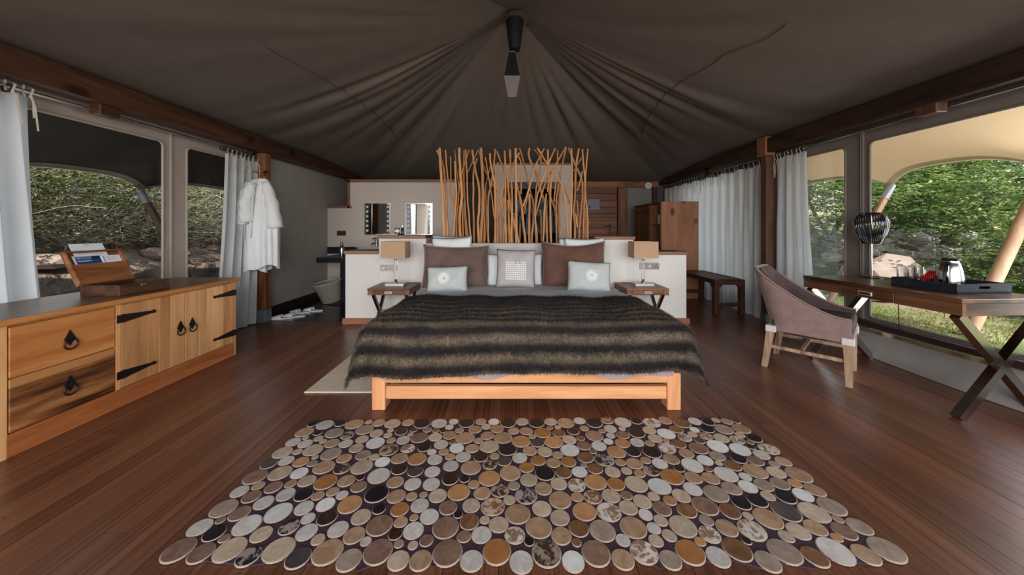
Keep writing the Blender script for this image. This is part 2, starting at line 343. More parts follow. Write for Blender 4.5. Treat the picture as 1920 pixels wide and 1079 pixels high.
M['blue_towel'] = cloth('blue_cloth', (0.03, 0.07, 0.20), 0, 0.9, 200)
M['zinc'] = mat('zinc_shoe', (0.20, 0.23, 0.26), 0.5, 0.5, 0.1, 20)
# ---------------------------------------------------------------- the setting
XL, XR, YB, YF, ZE = -3.36, 3.46, 7.55, -1.25, 2.34
PEAK = Vector((0.02, 3.5, 3.42))
# floor: narrow boards running away from the camera
floor_bm = NB(); box(floor_bm, XL-0.05, XR+0.05, YF, YB, -0.12, -0.022)
floor = struct('floor', floor_bm, M['under'])
bmb = NB(); box(bmb, -0.5, 0.5, -0.5, 0.5, -0.024, 0.0); bme = bpy.data.meshes.new('floorboard')
bmesh.ops.delete(bmb, geom=[f for f in bmb.faces if f.normal.z < -0.5], context='FACES'); bmb.to_mesh(bme); bmb.free(); bme.materials.append(M['floor'])
BW = 0.0975; nb = int(math.ceil((XR-XL)/BW))
for i in range(nb):
    x0 = XL+i*BW; x1 = min(XR, x0+BW)
    cuts = [YF]+sorted([random.uniform(-0.2, 2.3), random.uniform(2.6, 4.1), random.uniform(4.6, 6.8)])+[YB]
    for a, b in zip(cuts[:-1], cuts[1:]):
        if x1 < -2.0 and a < 4.4 < b: b = 4.4
        if x1 < -2.0 and a >= 4.4: continue
        o = link('floorboard', bme, None, floor)
        o.location = ((x0+x1)/2, (a+b)/2, random.uniform(-0.0008, 0.0)); o.scale = (x1-x0-0.0022, b-a-0.0025, 1)
# black tiles of the bathroom
fb = NB(); box(fb, XL, -1.95, 4.4, 6.25, -0.02, -0.004); ftile = struct('floor', fb, M['grout'], label='black tiled bathroom floor')
bmb = NB(); box(bmb, -0.5, 0.5, -0.5, 0.5, -0.01, 0.002); tme = bpy.data.meshes.new('tile'); bmb.to_mesh(tme); bmb.free(); tme.materials.append(M['tile_bk'])
for i in range(5):
    for j in range(6):
        o = link('tile', tme, None, ftile); w, h = (-1.95-XL)/5, (6.25-4.4)/6
        o.location = (XL+(i+.5)*w, 4.4+(j+.5)*h, 0); o.scale = (w-0.005, h-0.005, 1)
# ceiling: canvas hung from a peak, with folds that run to it
def ray_to_rect(dx, dy):
    t = 1e9
    if dx > 1e-9: t = min(t, (XR-PEAK.x)/dx)
    if dx < -1e-9: t = min(t, (XL-PEAK.x)/dx)
    if dy > 1e-9: t = min(t, (YB-PEAK.y)/dy)
    if dy < -1e-9: t = min(t, (YF-PEAK.y)/dy)
    return t
fr = random.Random(11)
pleats = []
for k in range(24):                                  # back of the tent: many narrow folds
    th = math.radians(-84+168*(k+fr.uniform(-0.35, 0.35))/23)
    pleats.append((th, math.radians(fr.uniform(1.1, 2.1)), fr.uniform(0.02, 0.055)*(1 if abs(th) > 0.42 else 0.35), fr.uniform(-0.12, 0.12), fr.uniform(0.3, 0.62), fr.uniform(0.25, 0.4)))
for k in range(26):                                  # sides and front: fewer, wider
    th = math.radians(84+192*(k+fr.uniform(-0.4, 0.4))/25)
    pleats.append((th, math.radians(fr.uniform(2.2, 4.5)), fr.uniform(0.004, 0.022), fr.uniform(-0.2, 0.2), fr.uniform(0.45, 0.7), fr.uniform(0.25, 0.4)))
def zeave(y): q = min(1, max(0, (y-5.2)/2.3)); return ZE-0.13*q*q*(3-2*q)
def zceil(x, y, folds=True):
    dx, dy = x-PEAK.x, y-PEAK.y; r = math.hypot(dx, dy)
    if r < 1e-6: return PEAK.z
    t = r/ray_to_rect(dx/r, dy/r)
    if t > 1: return zeave(y)
    ze = zeave(y)
    th = math.atan2(dx, dy)
    z = ze+(PEAK.z-ze)*(1-t)**1.38
    z -= 0.03*math.sin(math.pi*t)*(0.5+0.5*math.cos(4*th))
    if folds:
        for (a, w, am, k, tc, tw) in pleats:
            d = (th-a-k*(t-0.4)+math.pi) % (2*math.pi)-math.pi
            if abs(d) < 5*w:
                wt = w*(1.0+0.3*t)
                pr = math.exp(-((t-tc)/tw)**2)*min(1, max(0, t-0.13)*4)*max(0, 1-t)**0.35
                z += am*1.25*pr*(math.exp(-(d/wt)**2)-0.55*math.exp(-((d-2*wt)/(1.5*wt))**2))
    return z
NA, NT = 620, 44
cv = [(PEAK.x, PEAK.y, PEAK.z)]; cf = []
for i in range(NT):
    t = ((i+1)/NT)**1.15
    for j in range(NA):
        a = 2*math.pi*j/NA; dx, dy = math.sin(a), math.cos(a); R = ray_to_rect(dx, dy)*t
        x, y = PEAK.x+dx*R, PEAK.y+dy*R
        cv.append((x, y, zceil(x, y) if t < 0.9999 else zeave(y)))
for j in range(NA): cf.append((0, 1+j, 1+(j+1) % NA))
for i in range(NT-1):
    for j in range(NA):
        a, b = 1+i*NA+j, 1+i*NA+(j+1) % NA; cf.append((a, a+NA, b+NA, b))
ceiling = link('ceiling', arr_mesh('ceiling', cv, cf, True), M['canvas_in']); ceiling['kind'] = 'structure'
def ceil_hit(px, py):
    d = Vector(((px-CX)/F, 1, (HY-py)/F)); s = 0.4
    while s < 7.5:
        if XL < d.x*s < XR and EYE+d.z*s > zceil(d.x*s, s): break
        s += 0.01
    return Vector((d.x*s, s, zceil(d.x*s, s)-0.003))
for pl in ([(490, 82), (540, 110), (580, 132), (625, 158), (670, 188), (715, 222), (745, 262)], [(1478, 42), (1440, 70), (1360, 100), (1335, 120), (1295, 142), (1262, 165), (1236, 190), (1215, 222), (1200, 258)]):
    q = [ceil_hit(*p) for p in pl]; qq = []
    for a, b in zip(q[:-1], q[1:]):
        for k in range(6):
            p = a.lerp(b, k/6); qq.append(Vector((p.x, p.y, zceil(p.x, p.y)-0.002)))
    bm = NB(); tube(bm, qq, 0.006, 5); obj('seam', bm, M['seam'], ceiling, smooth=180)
# outer fly sheet over the tent keeps the canvas in shade
bm = NB(); pk = bm.verts.new((PEAK.x, PEAK.y, 4.0)); cs = [bm.verts.new(p) for p in ((XL-0.2, YF-0.2, 2.55), (XR+0.2, YF-0.2, 2.55), (XR+0.2, YB+0.2, 2.55), (XL-0.2, YB+0.2, 2.55))]
for k in range(4): bm.faces.new((cs[k], cs[(k+1) % 4], pk))
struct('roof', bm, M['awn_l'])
# beams, blocks and posts
def beam(name, x0, x1, m):
    bm = NB(); box(bm, x0, x1, YF, YB, 2.155, 2.335, 0.008); return struct(name, bm, m)
bl = beam('beam_left', -3.26, -3.10, M['beam_l']); br = beam('beam_right', 3.22, 3.38, M['beam_r'])
def block(parent, x, y, z0, z1, m, w=0.055, d=0.055):
    bm = NB(); box(bm, x-w, x+w, y-d, y+d, z0, z1, 0.006); obj('block', bm, m, parent)
block(bl, -3.19, 2.68, 2.075, 2.20, M['beam_l'], 0.045, 0.07)
block(br, 3.27, 2.66, 2.085, 2.21, M['post_r'], 0.045, 0.07); block(br, 3.27, 5.62, 2.06, 2.20, M['beam_r'], 0.05, 0.07)
bm = NB(); box(bm, -3.235, -3.125, 4.33, 4.44, 0.16, 2.155, 0.006); pl_ = struct('column_left', bm, M['post'])
bm = NB(); box(bm, -3.24, -3.12, 4.325, 4.445, 0.0, 0.16, 0.004); obj('post_shoe', bm, M['zinc'], pl_, 'grey metal shoe')
bm = NB(); box(bm, 3.235, 3.335, 4.33, 4.43, 0.10, 2.12, 0.006); pr_ = struct('column_right', bm, M['post_r'])
bm = NB(); box(bm, 3.20, 3.37, 4.30, 4.46, 2.12, 2.36, 0.006); obj('post_cap', bm, M['ward'], pr_)
bm = NB(); box(bm, 3.23, 3.34, 4.325, 4.435, 0.0, 0.10, 0.004); obj('post_shoe', bm, M['zinc'], pr_, 'grey metal shoe')
# side walls: canvas with window openings
WT, WB = 2.035, 0.34
holes_l = [(0.35, 3.28), (3.52, 4.22)]; holes_r = [(0.35, 3.285), (3.527, 4.15), (4.7, 7.2)]
def canvas_wall(name, X, sgn, holes, m):
    bm = panel_with_holes(name, [(YF, 0.02), (YB, 0.02), (YB, ZE-0.005), (YF, ZE-0.005)],
                          [round_rect(a, b, WB, WT, 0.05, 6, 0.04) for a, b in holes], 0.012, lambda u, v, w: (X+w, u, v))
    return struct(name, bm, m)
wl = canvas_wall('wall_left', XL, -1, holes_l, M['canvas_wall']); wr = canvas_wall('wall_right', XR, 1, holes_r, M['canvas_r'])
n_w = 0
for X, sg, holes, m in ((XL, 1, holes_l, M['canvas_wall']), (XR, -1, holes_r, M['canvas_r'])):
    for a, b in holes:
        n_w += 1; bm = NB(); loop = round_rect(a, b, WB, WT, 0.05, 6, 0.04)
        vs = [bm.verts.new((X-0.004*sg, u, v)) for u, v in loop]; bm.faces.new(vs)
        w = struct('window_%d' % n_w, bm, M['pane'])
        bm = NB(); pts = [Vector((X+0.010*sg, u, v)) for u, v in loop]; pts += pts[:2]; tube(bm, pts, 0.011, 6, False); obj('frame', bm, m, w, smooth=180)
# grey canvas lining behind the bathroom on the left, dark skirting
bm = NB(); box(bm, XL+0.008, XL+0.02, 4.44, YB, 0.1, 2.2); struct('wall_left', bm, M['canvas_grey'])
bm = NB(); box(bm, XL+0.008, XL+0.035, 4.44, 6.2, 0.0, 0.11, 0.004); struct('baseboard_left', bm, M['beam_r'])
# sewn flap seams on the piers between the windows
for X, sg, y, m, par in ((XL, 1, 3.365, M['canvas_wall'], wl), (XR, -1, 3.36, M['canvas_r'], wr)):
    bm = NB(); box(bm, X+0.004*sg, X+0.022*sg, y-0.02, y+0.0, 0.3, 2.14, 0.004); obj('flap', bm, m, par)
# lower right canvas bulging inwards, with a dark rail above it
bm = NB(); rows = []
for k in range(7):
    q = k/6; row = []
    for j in range(25):
        y = YF+(4.3-YF)*j/24; row.append(bm.verts.new((XR-0.02-0.13*math.sin(q*1.75)**2-0.012*math.sin(y*5.1+1)*q, y, 0.30*(1-q)+0.004)))
    rows.append(row)
for k in range(6):
    for j in range(24): bm.faces.new((rows[k][j], rows[k][j+1], rows[k+1][j+1], rows[k+1][j]))
obj('lower_canvas', bm, M['canvas_low'], wr, smooth=180)
bm = NB(); box(bm, 3.36, 3.425, YF, 4.3, 0.262, 0.318, 0.006); struct('trim_1', bm, M['beam_r'])
# back wall, header, door
bm = NB(); box(bm, XL, XR, YB, YB+0.06, 0, 2.5); wb = struct('wall_back', bm, M['wall_back'])
bm = NB(); box(bm, 2.56, 3.10, YB-0.02, YB+0.0, 0, 2.16); obj('panel', bm, M['wall_back_g'], wb, 'pale grey canvas panel')
bm = NB(); box(bm, 1.1, 3.22, YB-0.09, YB, 2.09, 2.225, 0.006); struct('trim_2', bm, wood('header_wood', (0.15, 0.052, 0.019), (0.28, 0.105, 0.038), (0.38, 0.155, 0.06), 'X', 7))
for k, (x0, x1) in enumerate(((2.33, 2.545), (3.09, 3.2))):
    bm = NB(); box(bm, x0, x1, YB-0.08, YB, 0, 2.09, 0.006); struct('trim_%d' % (3+k), bm, M['post'] if k == 0 else M['beam_r'])
bm = NB(); box(bm, 1.35, 2.33, YB-0.05, YB-0.01, 0.01, 2.11); door = struct('door_1', bm, M['under'], label='brown wooden entrance door of horizontal planks')
for k in range(14):
    bm = NB(); z = 0.02+k*0.149; box(bm, 1.37, 2.31, YB-0.075, YB-0.045, z, z+0.145, 0.004); obj('plank', bm, M['door'], door)
bm = NB(); box(bm, 2.135, 2.17, YB-0.09, YB-0.075, 1.07, 1.30); tube(bm, [(2.152, YB-0.09, 1.25), (2.152, YB-0.13, 1.25), (2.05, YB-0.13, 1.245)], 0.009, 6)
obj('door_handle', bm, M['iron'], door, 'black lever handle')
t = thing('door_notice', 'pale framed notice plaque fixed on the brown plank door', 'sign', (1.78, YB-0.08, 1.7))
bm = NB(); box(bm, 1.655, 1.925, YB-0.095, YB-0.077, 1.605, 1.83, 0.004); obj('frame', bm, mat('notice_frame', (0.34, 0.27, 0.24), 0.5), t)
bm = NB(); box(bm, 1.672, 1.908, YB-0.098, YB-0.0945, 1.625, 1.812); obj('sheet', bm, mat('notice_sheet', (0.21, 0.23, 0.36), 0.5), t)
bm = NB(); box(bm, 1.685, 1.73, YB-0.1, YB-0.0975, 1.632, 1.69); obj('printed_square', bm, mat('notice_blue', (0.03, 0.04, 0.15), 0.5), t)
t = thing('smoke_detector', 'round white smoke detector on the header corner beside the wardrobe', 'detector', (3.0, YB-0.1, 2.15))
p = at(1217, 348, 7.4)
def ylathe(bm, prof, c, n=24):
    lathe(bm, [(r, z) for r, z in prof], (0, 0, 0), n); bmesh.ops.transform(bm, matrix=Matrix.Translation(c) @ Matrix.Rotation(math.pi/2, 4, 'X'), verts=bm.verts)
bm = NB(); ylathe(bm, [(0.074, 0.0), (0.074, 0.03), (0.062, 0.045)], (p.x, YB-0.09, p.z)); obj('housing', bm, M['plastic_w'], t, smooth=40)
bm = NB(); ylathe(bm, [(0.04, 0.044), (0.036, 0.055), (0.01, 0.058)], (p.x, YB-0.09, p.z)); obj('sensor_cap', bm, mat('detector_grey', (0.5, 0.5, 0.5), 0.5), t, smooth=40)
# bathroom partition with stepped wooden capping
YW = 6.2
bm = NB(); prism(bm, [(XL+0.02, 0.0), (-1.02, 0.0), (-1.02, 2.03), (-2.94, 2.03), (-2.94, 1.56), (XL+0.02, 1.56)], 'Y', YW, YW+0.12)
wbth = struct('wall_bathroom', bm, M['wall_bath'])
for q in ((XL+0.02, -2.90, 1.56, 1.605), (-2.975, -2.93, 1.56, 2.075), (-2.975, -1.02, 2.03, 2.085)):
    bm = NB(); box(bm, q[0], q[1], YW-0.02, YW+0.14, q[2], q[3], 0.004); obj('capping', bm, M['trim'], wbth, 'wooden capping')
# shower block behind the stick screen
YS = 6.1
bm = panel_with_holes('wall_shower', [(-0.30, 0), (1.07, 0), (1.07, 2.33), (-0.30, 2.33)], [[(-0.14, 0.05), (0.84, 0.05), (0.84, 2.02), (-0.14, 2.02)]], 0.08, lambda u, v, w: (u, YS+w, v))
wsh = struct('wall_shower', bm, M['wall_bath'])
bm = NB(); box(bm, -0.32, 1.09, YS-0.06, YS+0.06, 2.32, 2.355, 0.004); obj('capping', bm, M['trim'], wsh)
bm = NB(); box(bm, -0.28, 1.05, YS+0.9, YS+0.95, 0, 2.3); box(bm, -0.28, -0.25, YS+0.04, YS+0.9, 0, 2.3); box(bm, 1.02, 1.05, YS+0.04, YS+0.9, 0, 2.3); obj('lining', bm, mat('shower_tile', (0.035, 0.045, 0.047), 0.25), wsh)
bm = NB(); box(bm, -0.14, 0.84, YS-0.02, YS+0.02, 1.90, 2.02); obj('lintel', bm, M['black'], wsh)
for k in range(3):
    bm = NB(); box(bm, -0.135+k*0.325, 0.185+k*0.325, YS-0.006, YS+0.002, 0.06, 1.9); obj('glass_panel', bm, M['shower'], wsh)
t = thing('blue_towel', 'dark blue towel hanging in the shower behind the stick screen', 'towel', (0.35, YS+0.6, 0.6))
bm = NB(); box(bm, 0.22, 0.50, YS+0.3, YS+0.33, 0.6, 1.42, 0.01); obj('cloth', bm, M['blue_towel'], t)
bm = NB(); tube(bm, [(-0.1, YS+0.315, 1.43), (0.84, YS+0.315, 1.43)], 0.01, 8); obj('rail', bm, M['chrome'], t)
t = thing('white_towel', 'narrow white towel hanging in the shower behind the stick screen', 'towel', (0.05, YS+0.5, 0.7))
bm = NB(); box(bm, 0.0, 0.07, YS+0.22, YS+0.24, 0.7, 1.45, 0.005); obj('cloth', bm, M['slip'], t)
bm = NB(); box(bm, 0.0, 0.07, YS+0.215, YS+0.245, 1.45, 1.47); obj('hook', bm, M['chrome'], t)
# low wall behind the bed
YL, XA, XB, XC, XD = 4.27, -2.08, -1.66, 1.53, 2.19
lw = NB(); box(lw, XA, XB, YL, YL+0.34, 0, 0.875, 0.004); box(lw, XB, -1.07, YL, YL+0.34, 0, 1.07, 0.004); box(lw, -1.07, 1.04, YL, YL+0.34, 0, 1.0, 0.004)
box(lw, 1.04, XC, YL, YL+0.34, 0, 1.07, 0.004); box(lw, XC, XD, YL, YL+0.34, 0, 0.865, 0.004)
lowwall = struct('wall_headboard', lw, M['wall_w'])
for x0, x1, z in ((XA-0.015, XB, 0.875), (XB-0.015, -1.07, 1.07), (1.04, XC+0.015, 1.055), (XC, XD+0.015, 0.865)):
    bm = NB(); box(bm, x0, x1, YL-0.02, YL+0.36, z, z+0.04, 0.004); obj('capping', bm, M['trim'], lowwall, 'wooden capping')
bm = NB(); box(bm, XA-0.025, XD+0.03, YL-0.03, YL+0.37, 0, 0.075, 0.004); struct('baseboard_bed', bm, M['plinth'])
def sockets(label, group, px0, py0, px1, py1, n):
    t = thing('wall_socket', label, 'socket', tuple(at((px0+px1)/2, (py0+py1)/2, YL)))
    a, b = at(px0, py1, YL), at(px1, py0, YL); w = (b.x-a.x)/n
    for k in range(n):
        bm = NB(); box(bm, a.x+k*w+0.002, a.x+(k+1)*w-0.002, YL-0.008, YL+0.002, a.z, b.z, 0.002); pl = obj('plate', bm, M['plate'], t)
        bm = NB(); cx, cz = a.x+(k+.5)*w, (a.z+b.z)/2
        if k == n-1:
            for dx, dz in ((0, 0.016), (-0.014, -0.012), (0.014, -0.012)): ylathe_b = NB(); lathe(ylathe_b, [(0.0062, 0), (0.0062, 0.003)], (0, 0, 0), 8); bmesh.ops.transform(ylathe_b, matrix=Matrix.Translation((cx+dx, YL-0.008, cz+dz)) @ Matrix.Rotation(math.pi/2, 4, 'X'), verts=ylathe_b.verts); tmp = bpy.data.meshes.new('t'); ylathe_b.to_mesh(tmp); ylathe_b.free(); bm.from_mesh(tmp); bpy.data.meshes.remove(tmp)
            obj('socket_holes', bm, M['black'], pl)
        else:
            box(bm, cx-0.017, cx+0.017, YL-0.014, YL-0.006, cz-0.012, cz+0.012, 0.002); obj('switch', bm, M['chrome_b'], pl)
    return t
sockets('chrome switch and socket pair behind the bedside lamp near the wash basin', None, 713, 497, 738, 508.5, 2)
sockets('chrome plate of three switches and sockets behind the lamp near the wardrobe', None, 1199, 493, 1236, 505.5, 3)
# ---------------------------------------------------------------- bathroom things
t = thing('vanity_counter', 'black stone vanity counter against the bathroom wall under the mirrors', 'counter', (-2.4, 5.8, 0))
bm = NB(); box(bm, -3.06, -1.2, 5.35, YW-0.003, 0.655, 0.735, 0.004); obj('worktop', bm, M['black'], t)
bm = NB(); box(bm, -3.33, -1.2, YW-0.03, YW-0.002, 0.737, 0.86, 0.002); obj('splashback', bm, M['tile_col'], t)
for k in range(2):
    bm = NB(); box(bm, -2.74, -2.56, 5.46, 5.98, 0.002+k*0.328, 0.325+k*0.328, 0.002); obj('tile', bm, M['tile_col'], t)
def rect_mirror(px0, px1, py0, py1, label):
    a, b = at(px0, py1, YW-0.012), at(px1, py0, YW-0.012)
    t = thing('wall_mirror', label, 'mirror', (a.x, YW, a.z), group='bathroom wall mirrors')
    bm = NB(); box(bm, a.x, b.x, YW-0.012, YW-0.001, a.z, b.z); obj('bevel_edge', bm, M['mirror_edge'], t)
    bm = NB(); box(bm, a.x+0.02, b.x-0.02, YW-0.0155, YW-0.012, a.z+0.015, b.z-0.015); obj('glass', bm, M['mirror'], t)
    for s in (0, 1):
        for k in range(6):
            z = a.z+0.06+k*(b.z-a.z-0.1)/5.6; x = a.x+0.055 if s == 0 else b.x-0.055
            bm = NB(); box(bm, x-0.019, x+0.019, YW-0.0165, YW-0.0154, z, z+0.042); obj('frosted_square', bm, M['plastic_w'], t)
    return t
rect_mirror(683, 733, 381, 441, 'bathroom wall mirror nearest the grey canvas wall')
rect_mirror(760, 811, 381, 441, 'bathroom wall mirror nearest the stick screen')
a, b = at(632, 442, YW), at(649, 433, YW)
t = thing('wall_switch', 'dark metal switch plates on the bathroom wall beside the mirrors', 'switch', (a.x, YW, a.z))
for k in range(3):
    w = (b.x-a.x)/3; bm = NB(); box(bm, a.x+k*w+0.002, a.x+(k+1)*w-0.002, YW-0.01, YW-0.001, a.z, b.z, 0.001); pl = obj('plate', bm, M['steel_dk'], t)
    bm = NB(); box(bm, a.x+k*w+0.018, a.x+k*w+0.036, YW-0.014, YW-0.009, a.z+0.03, b.z-0.03); obj('rocker', bm, M['black'], pl)
ZC = 0.737
bc = at(709, 470, 5.62)
t = thing('wash_basin', 'pale blue-white oval bowl basin on the black vanity counter', 'basin', (bc.x, 5.62, ZC))
bm = NB(); lathe(bm, [(0.10, 0.0), (0.19, 0.03), (0.30, 0.085), (0.355, 0.148), (0.365, 0.152), (0.35, 0.145), (0.28, 0.085), (0.10, 0.03)], (0, 0, 0), 40)
bmesh.ops.transform(bm, matrix=Matrix.Translation((bc.x, 5.62, ZC)) @ Matrix.Diagonal((1, 0.62, 1, 1)), verts=bm.verts); obj('bowl', bm, M['porcelain'], t, smooth=60)
bm = NB(); lathe(bm, [(0.022, 0), (0.022, 0.004)], (bc.x, 5.62, ZC+0.031), 12); obj('drain', bm, M['chrome'], t)
tx = at(706, 460, 5.95).x
t = thing('basin_tap', 'tall chrome mixer tap behind the bowl basin', 'tap', (tx, 5.95, ZC))
bm = NB(); lathe(bm, [(0.033, 0), (0.03, 0.02), (0.028, 0.24), (0.03, 0.27)], (tx, 5.95, ZC), 16); obj('body', bm, M['chrome'], t, smooth=40)
bm = NB(); tube(bm, [(tx, 5.95, ZC+0.2), (tx-0.02, 5.84, ZC+0.2), (tx-0.03, 5.80, ZC+0.185)], 0.014, 8); obj('spout', bm, M['chrome'], t, smooth=40)
bm = NB(); tube(bm, [(tx, 5.95, ZC+0.27), (tx, 5.95, ZC+0.29), (tx-0.07, 5.95, ZC+0.275)], 0.01, 8); obj('lever', bm, M['chrome'], t, smooth=40)
x = at(641, 480, 5.5).x
t = thing('vacuum_flask', 'slim steel flask standing at the end of the black vanity counter', 'flask', (x, 5.5, ZC))
bm = NB(); lathe(bm, [(0.036, 0), (0.038, 0.01), (0.038, 0.13), (0.03, 0.165), (0.022, 0.19)], (x, 5.5, ZC), 20); obj('body', bm, M['chrome'], t, smooth=40)
bm = NB(); lathe(bm, [(0.024, 0.19), (0.024, 0.22), (0.012, 0.232)], (x, 5.5, ZC), 16); tube(bm, [(x-0.022, 5.5, ZC+0.20), (x-0.012, 5.5, ZC+0.25), (x+0.012, 5.5, ZC+0.25), (x+0.022, 5.5, ZC+0.20)], 0.005, 6); obj('cap', bm, M['steel_dk'], t, smooth=40)
x = at(656, 480, 5.55).x
t = thing('dark_beaker', 'charcoal beaker between the steel flask and the basin', 'cup', (x, 5.55, ZC))
bm = NB(); lathe(bm, [(0.05, 0), (0.055, 0.012), (0.06, 0.10), (0.055, 0.10), (0.05, 0.02)], (x, 5.55, ZC), 20, True, True); obj('cup_body', bm, M['tile_col'], t, smooth=40)
bm = NB(); tube(bm, [(x+0.058, 5.55, ZC+0.085), (x+0.085, 5.55, ZC+0.08), (x+0.085, 5.55, ZC+0.035), (x+0.056, 5.55, ZC+0.025)], 0.006, 6); obj('handle', bm, M['tile_col'], t, smooth=40)
x = at(665.5, 480, 5.42).x
t = thing('soap_dispenser', 'small chrome dispenser beside the bowl basin', 'dispenser', (x, 5.42, ZC))
bm = NB(); lathe(bm, [(0.026, 0), (0.028, 0.008), (0.026, 0.085), (0.012, 0.095)], (x, 5.42, ZC), 16); obj('bottle_body', bm, M['chrome_b'], t, smooth=40)
bm = NB(); tube(bm, [(x, 5.42, ZC+0.093), (x, 5.42, ZC+0.115), (x+0.025, 5.42, ZC+0.112)], 0.006, 6); obj('pump', bm, M['chrome'], t, smooth=40)
# tray with toiletries on the raised part of the low wall
a, b = at(712, 449, 4.42), at(751, 447, 4.42)
t = thing('toiletry_tray', 'thin grey tray on the wooden capping beside the bedhead', 'tray', ((a.x+b.x)/2, 4.42, 1.11))
bm = NB(); box(bm, a.x, b.x, 4.30, 4.56, 1.111, 1.119, 0.002); obj('tray_base', bm, M['steel_dk'], t)
for yy in (4.295, 4.558): bm = NB(); box(bm, a.x, b.x, yy, yy+0.007, 1.111, 1.126); obj('rim', bm, M['steel_dk'], t)
x = at(745, 440, 4.42).x
t = thing('label_jar', 'dark jar with a white label on the grey tray', 'jar', (x, 4.42, 1.12))
bm = NB(); lathe(bm, [(0.034, 0), (0.034, 0.078), (0.03, 0.082)], (x, 4.42, 1.12), 20); obj('jar_body', bm, M['tile_col'], t, smooth=40)
bm = NB(); lathe(bm, [(0.0347, 0.025), (0.0347, 0.06)], (x, 4.42, 1.12), 20, False, False); obj('label', bm, M['plastic_w'], t, smooth=40)
x = at(753, 440, 4.42).x
t = thing('lotion_bottle', 'slender dark bottle beside the label jar on the wall capping', 'bottle', (x+0.012, 4.42, 1.11))
bm = NB(); lathe(bm, [(0.018, 0), (0.019, 0.004), (0.019, 0.085), (0.009, 0.097)], (x+0.012, 4.42, 1.112), 16); obj('bottle_body', bm, mat('navy_glass', (0.015, 0.02, 0.05), 0.15), t, smooth=40)
bm = NB(); lathe(bm, [(0.008, 0.096), (0.008, 0.115), (0.013, 0.117), (0.013, 0.124)], (x+0.012, 4.42, 1.112), 12); obj('pump', bm, M['chrome'], t, smooth=40)
# laundry basket, leaning on the wall
t = thing('laundry_basket', 'pale woven laundry basket leaning under the black vanity counter', 'basket', (-2.9, 5.42, 0), world_parts=False)
bm = NB(); n = 36; rings = []
for k in range(15):
    z = k*0.025; r = 0.135+0.055*k/14+0.004*(k % 2)
    rings.append([bm.verts.new((r*(1.12+0.10*k/14)*math.cos(2*math.pi*j/n), r*0.86*math.sin(2*math.pi*j/n), z+0.02*math.sin(2*math.pi*j/n*2+0.5)*k/14)) for j in range(n)])
for k in range(14):
    for j in range(n): bm.faces.new((rings[k][j], rings[k][(j+1) % n], rings[k+1][(j+1) % n], rings[k+1][j]))
bm.faces.new(list(reversed(rings[0])))
bmesh.ops.solidify(bm, geom=list(bm.faces), thickness=0.012)
o = obj('basket_body', bm, M['basket'], t, smooth=50)
bm = NB(); torus(bm, (0, 0, 0), 1, 0.045, 'Z', 36, 6); bmesh.ops.transform(bm, matrix=Matrix.Translation((0, 0, 0.352)) @ Matrix.Diagonal((0.235, 0.17, 0.235, 1)), verts=bm.verts); obj('rim', bm, M['basket'], t, smooth=180)
t.location = (-2.86, 5.44, 0.035); t.rotation_euler = (0.14, -0.2, 0.25); t.scale = (0.88, 0.88, 0.9)
# slippers
def slipper(x, y, rz, label, group, src=None):
    t = thing('slipper', label, 'slipper', (x, y, 0.003), rz, group, False)
    if src is None:
        bm = NB(); n = 28; low, top = [], []
        for j in range(n):
            a = 2*math.pi*j/n; yy = 0.135*math.cos(a); w = 0.045+0.008*math.cos(a)
            low.append(bm.verts.new((w*math.sin(a), yy, 0))); top.append(bm.verts.new((w*math.sin(a), yy, 0.014)))
        for j in range(n): bm.faces.new((low[j], low[(j+1) % n], top[(j+1) % n], top[j]))
        bm.faces.new(top); bm.faces.new(list(reversed(low))); bmesh.ops.recalc_face_normals(bm, faces=bm.faces); s = obj('sole', bm, M['slip'], t)
        bm = NB(); rows = []
        for i in range(7):
            f = i/6; yy = 0.005+0.118*f; w = (0.052-0.0*f)*math.sqrt(max(0.05, 1-max(0, (f-0.35)/0.72)**2)); hh = 0.048*(1-0.55*f)
            rows.append([bm.verts.new((-w*math.cos(math.pi*k/10), yy, 0.014+hh*math.sin(math.pi*k/10))) for k in range(11)])
        for i in range(6):
            for k in range(10): bm.faces.new((rows[i][k], rows[i][k+1], rows[i+1][k+1], rows[i+1][k]))
        bm.faces.new(list(reversed(rows[-1]))); bmesh.ops.recalc_face_normals(bm, faces=bm.faces); u = obj('upper', bm, M['slip'], t, smooth=60)
        return t, (s, u)
    for q in src:
        c = q.copy(); C.objects.link(c); c.parent = t
    return t, src
_, sp = slipper(-3.02, 4.50, 1.9, 'white towelling slipper of the front pair, nearest the curtain', 'white slippers on the black floor')
slipper(-2.93, 4.60, 1.8, 'white towelling slipper of the front pair, nearer the black tiles', 'white slippers on the black floor', sp)
slipper(-2.98, 4.80, 1.75, 'white towelling slipper of the rear pair, nearer the front pair', 'white slippers on the black floor', sp)
slipper(-2.86, 4.92, 1.65, 'white towelling slipper of the rear pair, nearest the basket', 'white slippers on the black floor', sp)

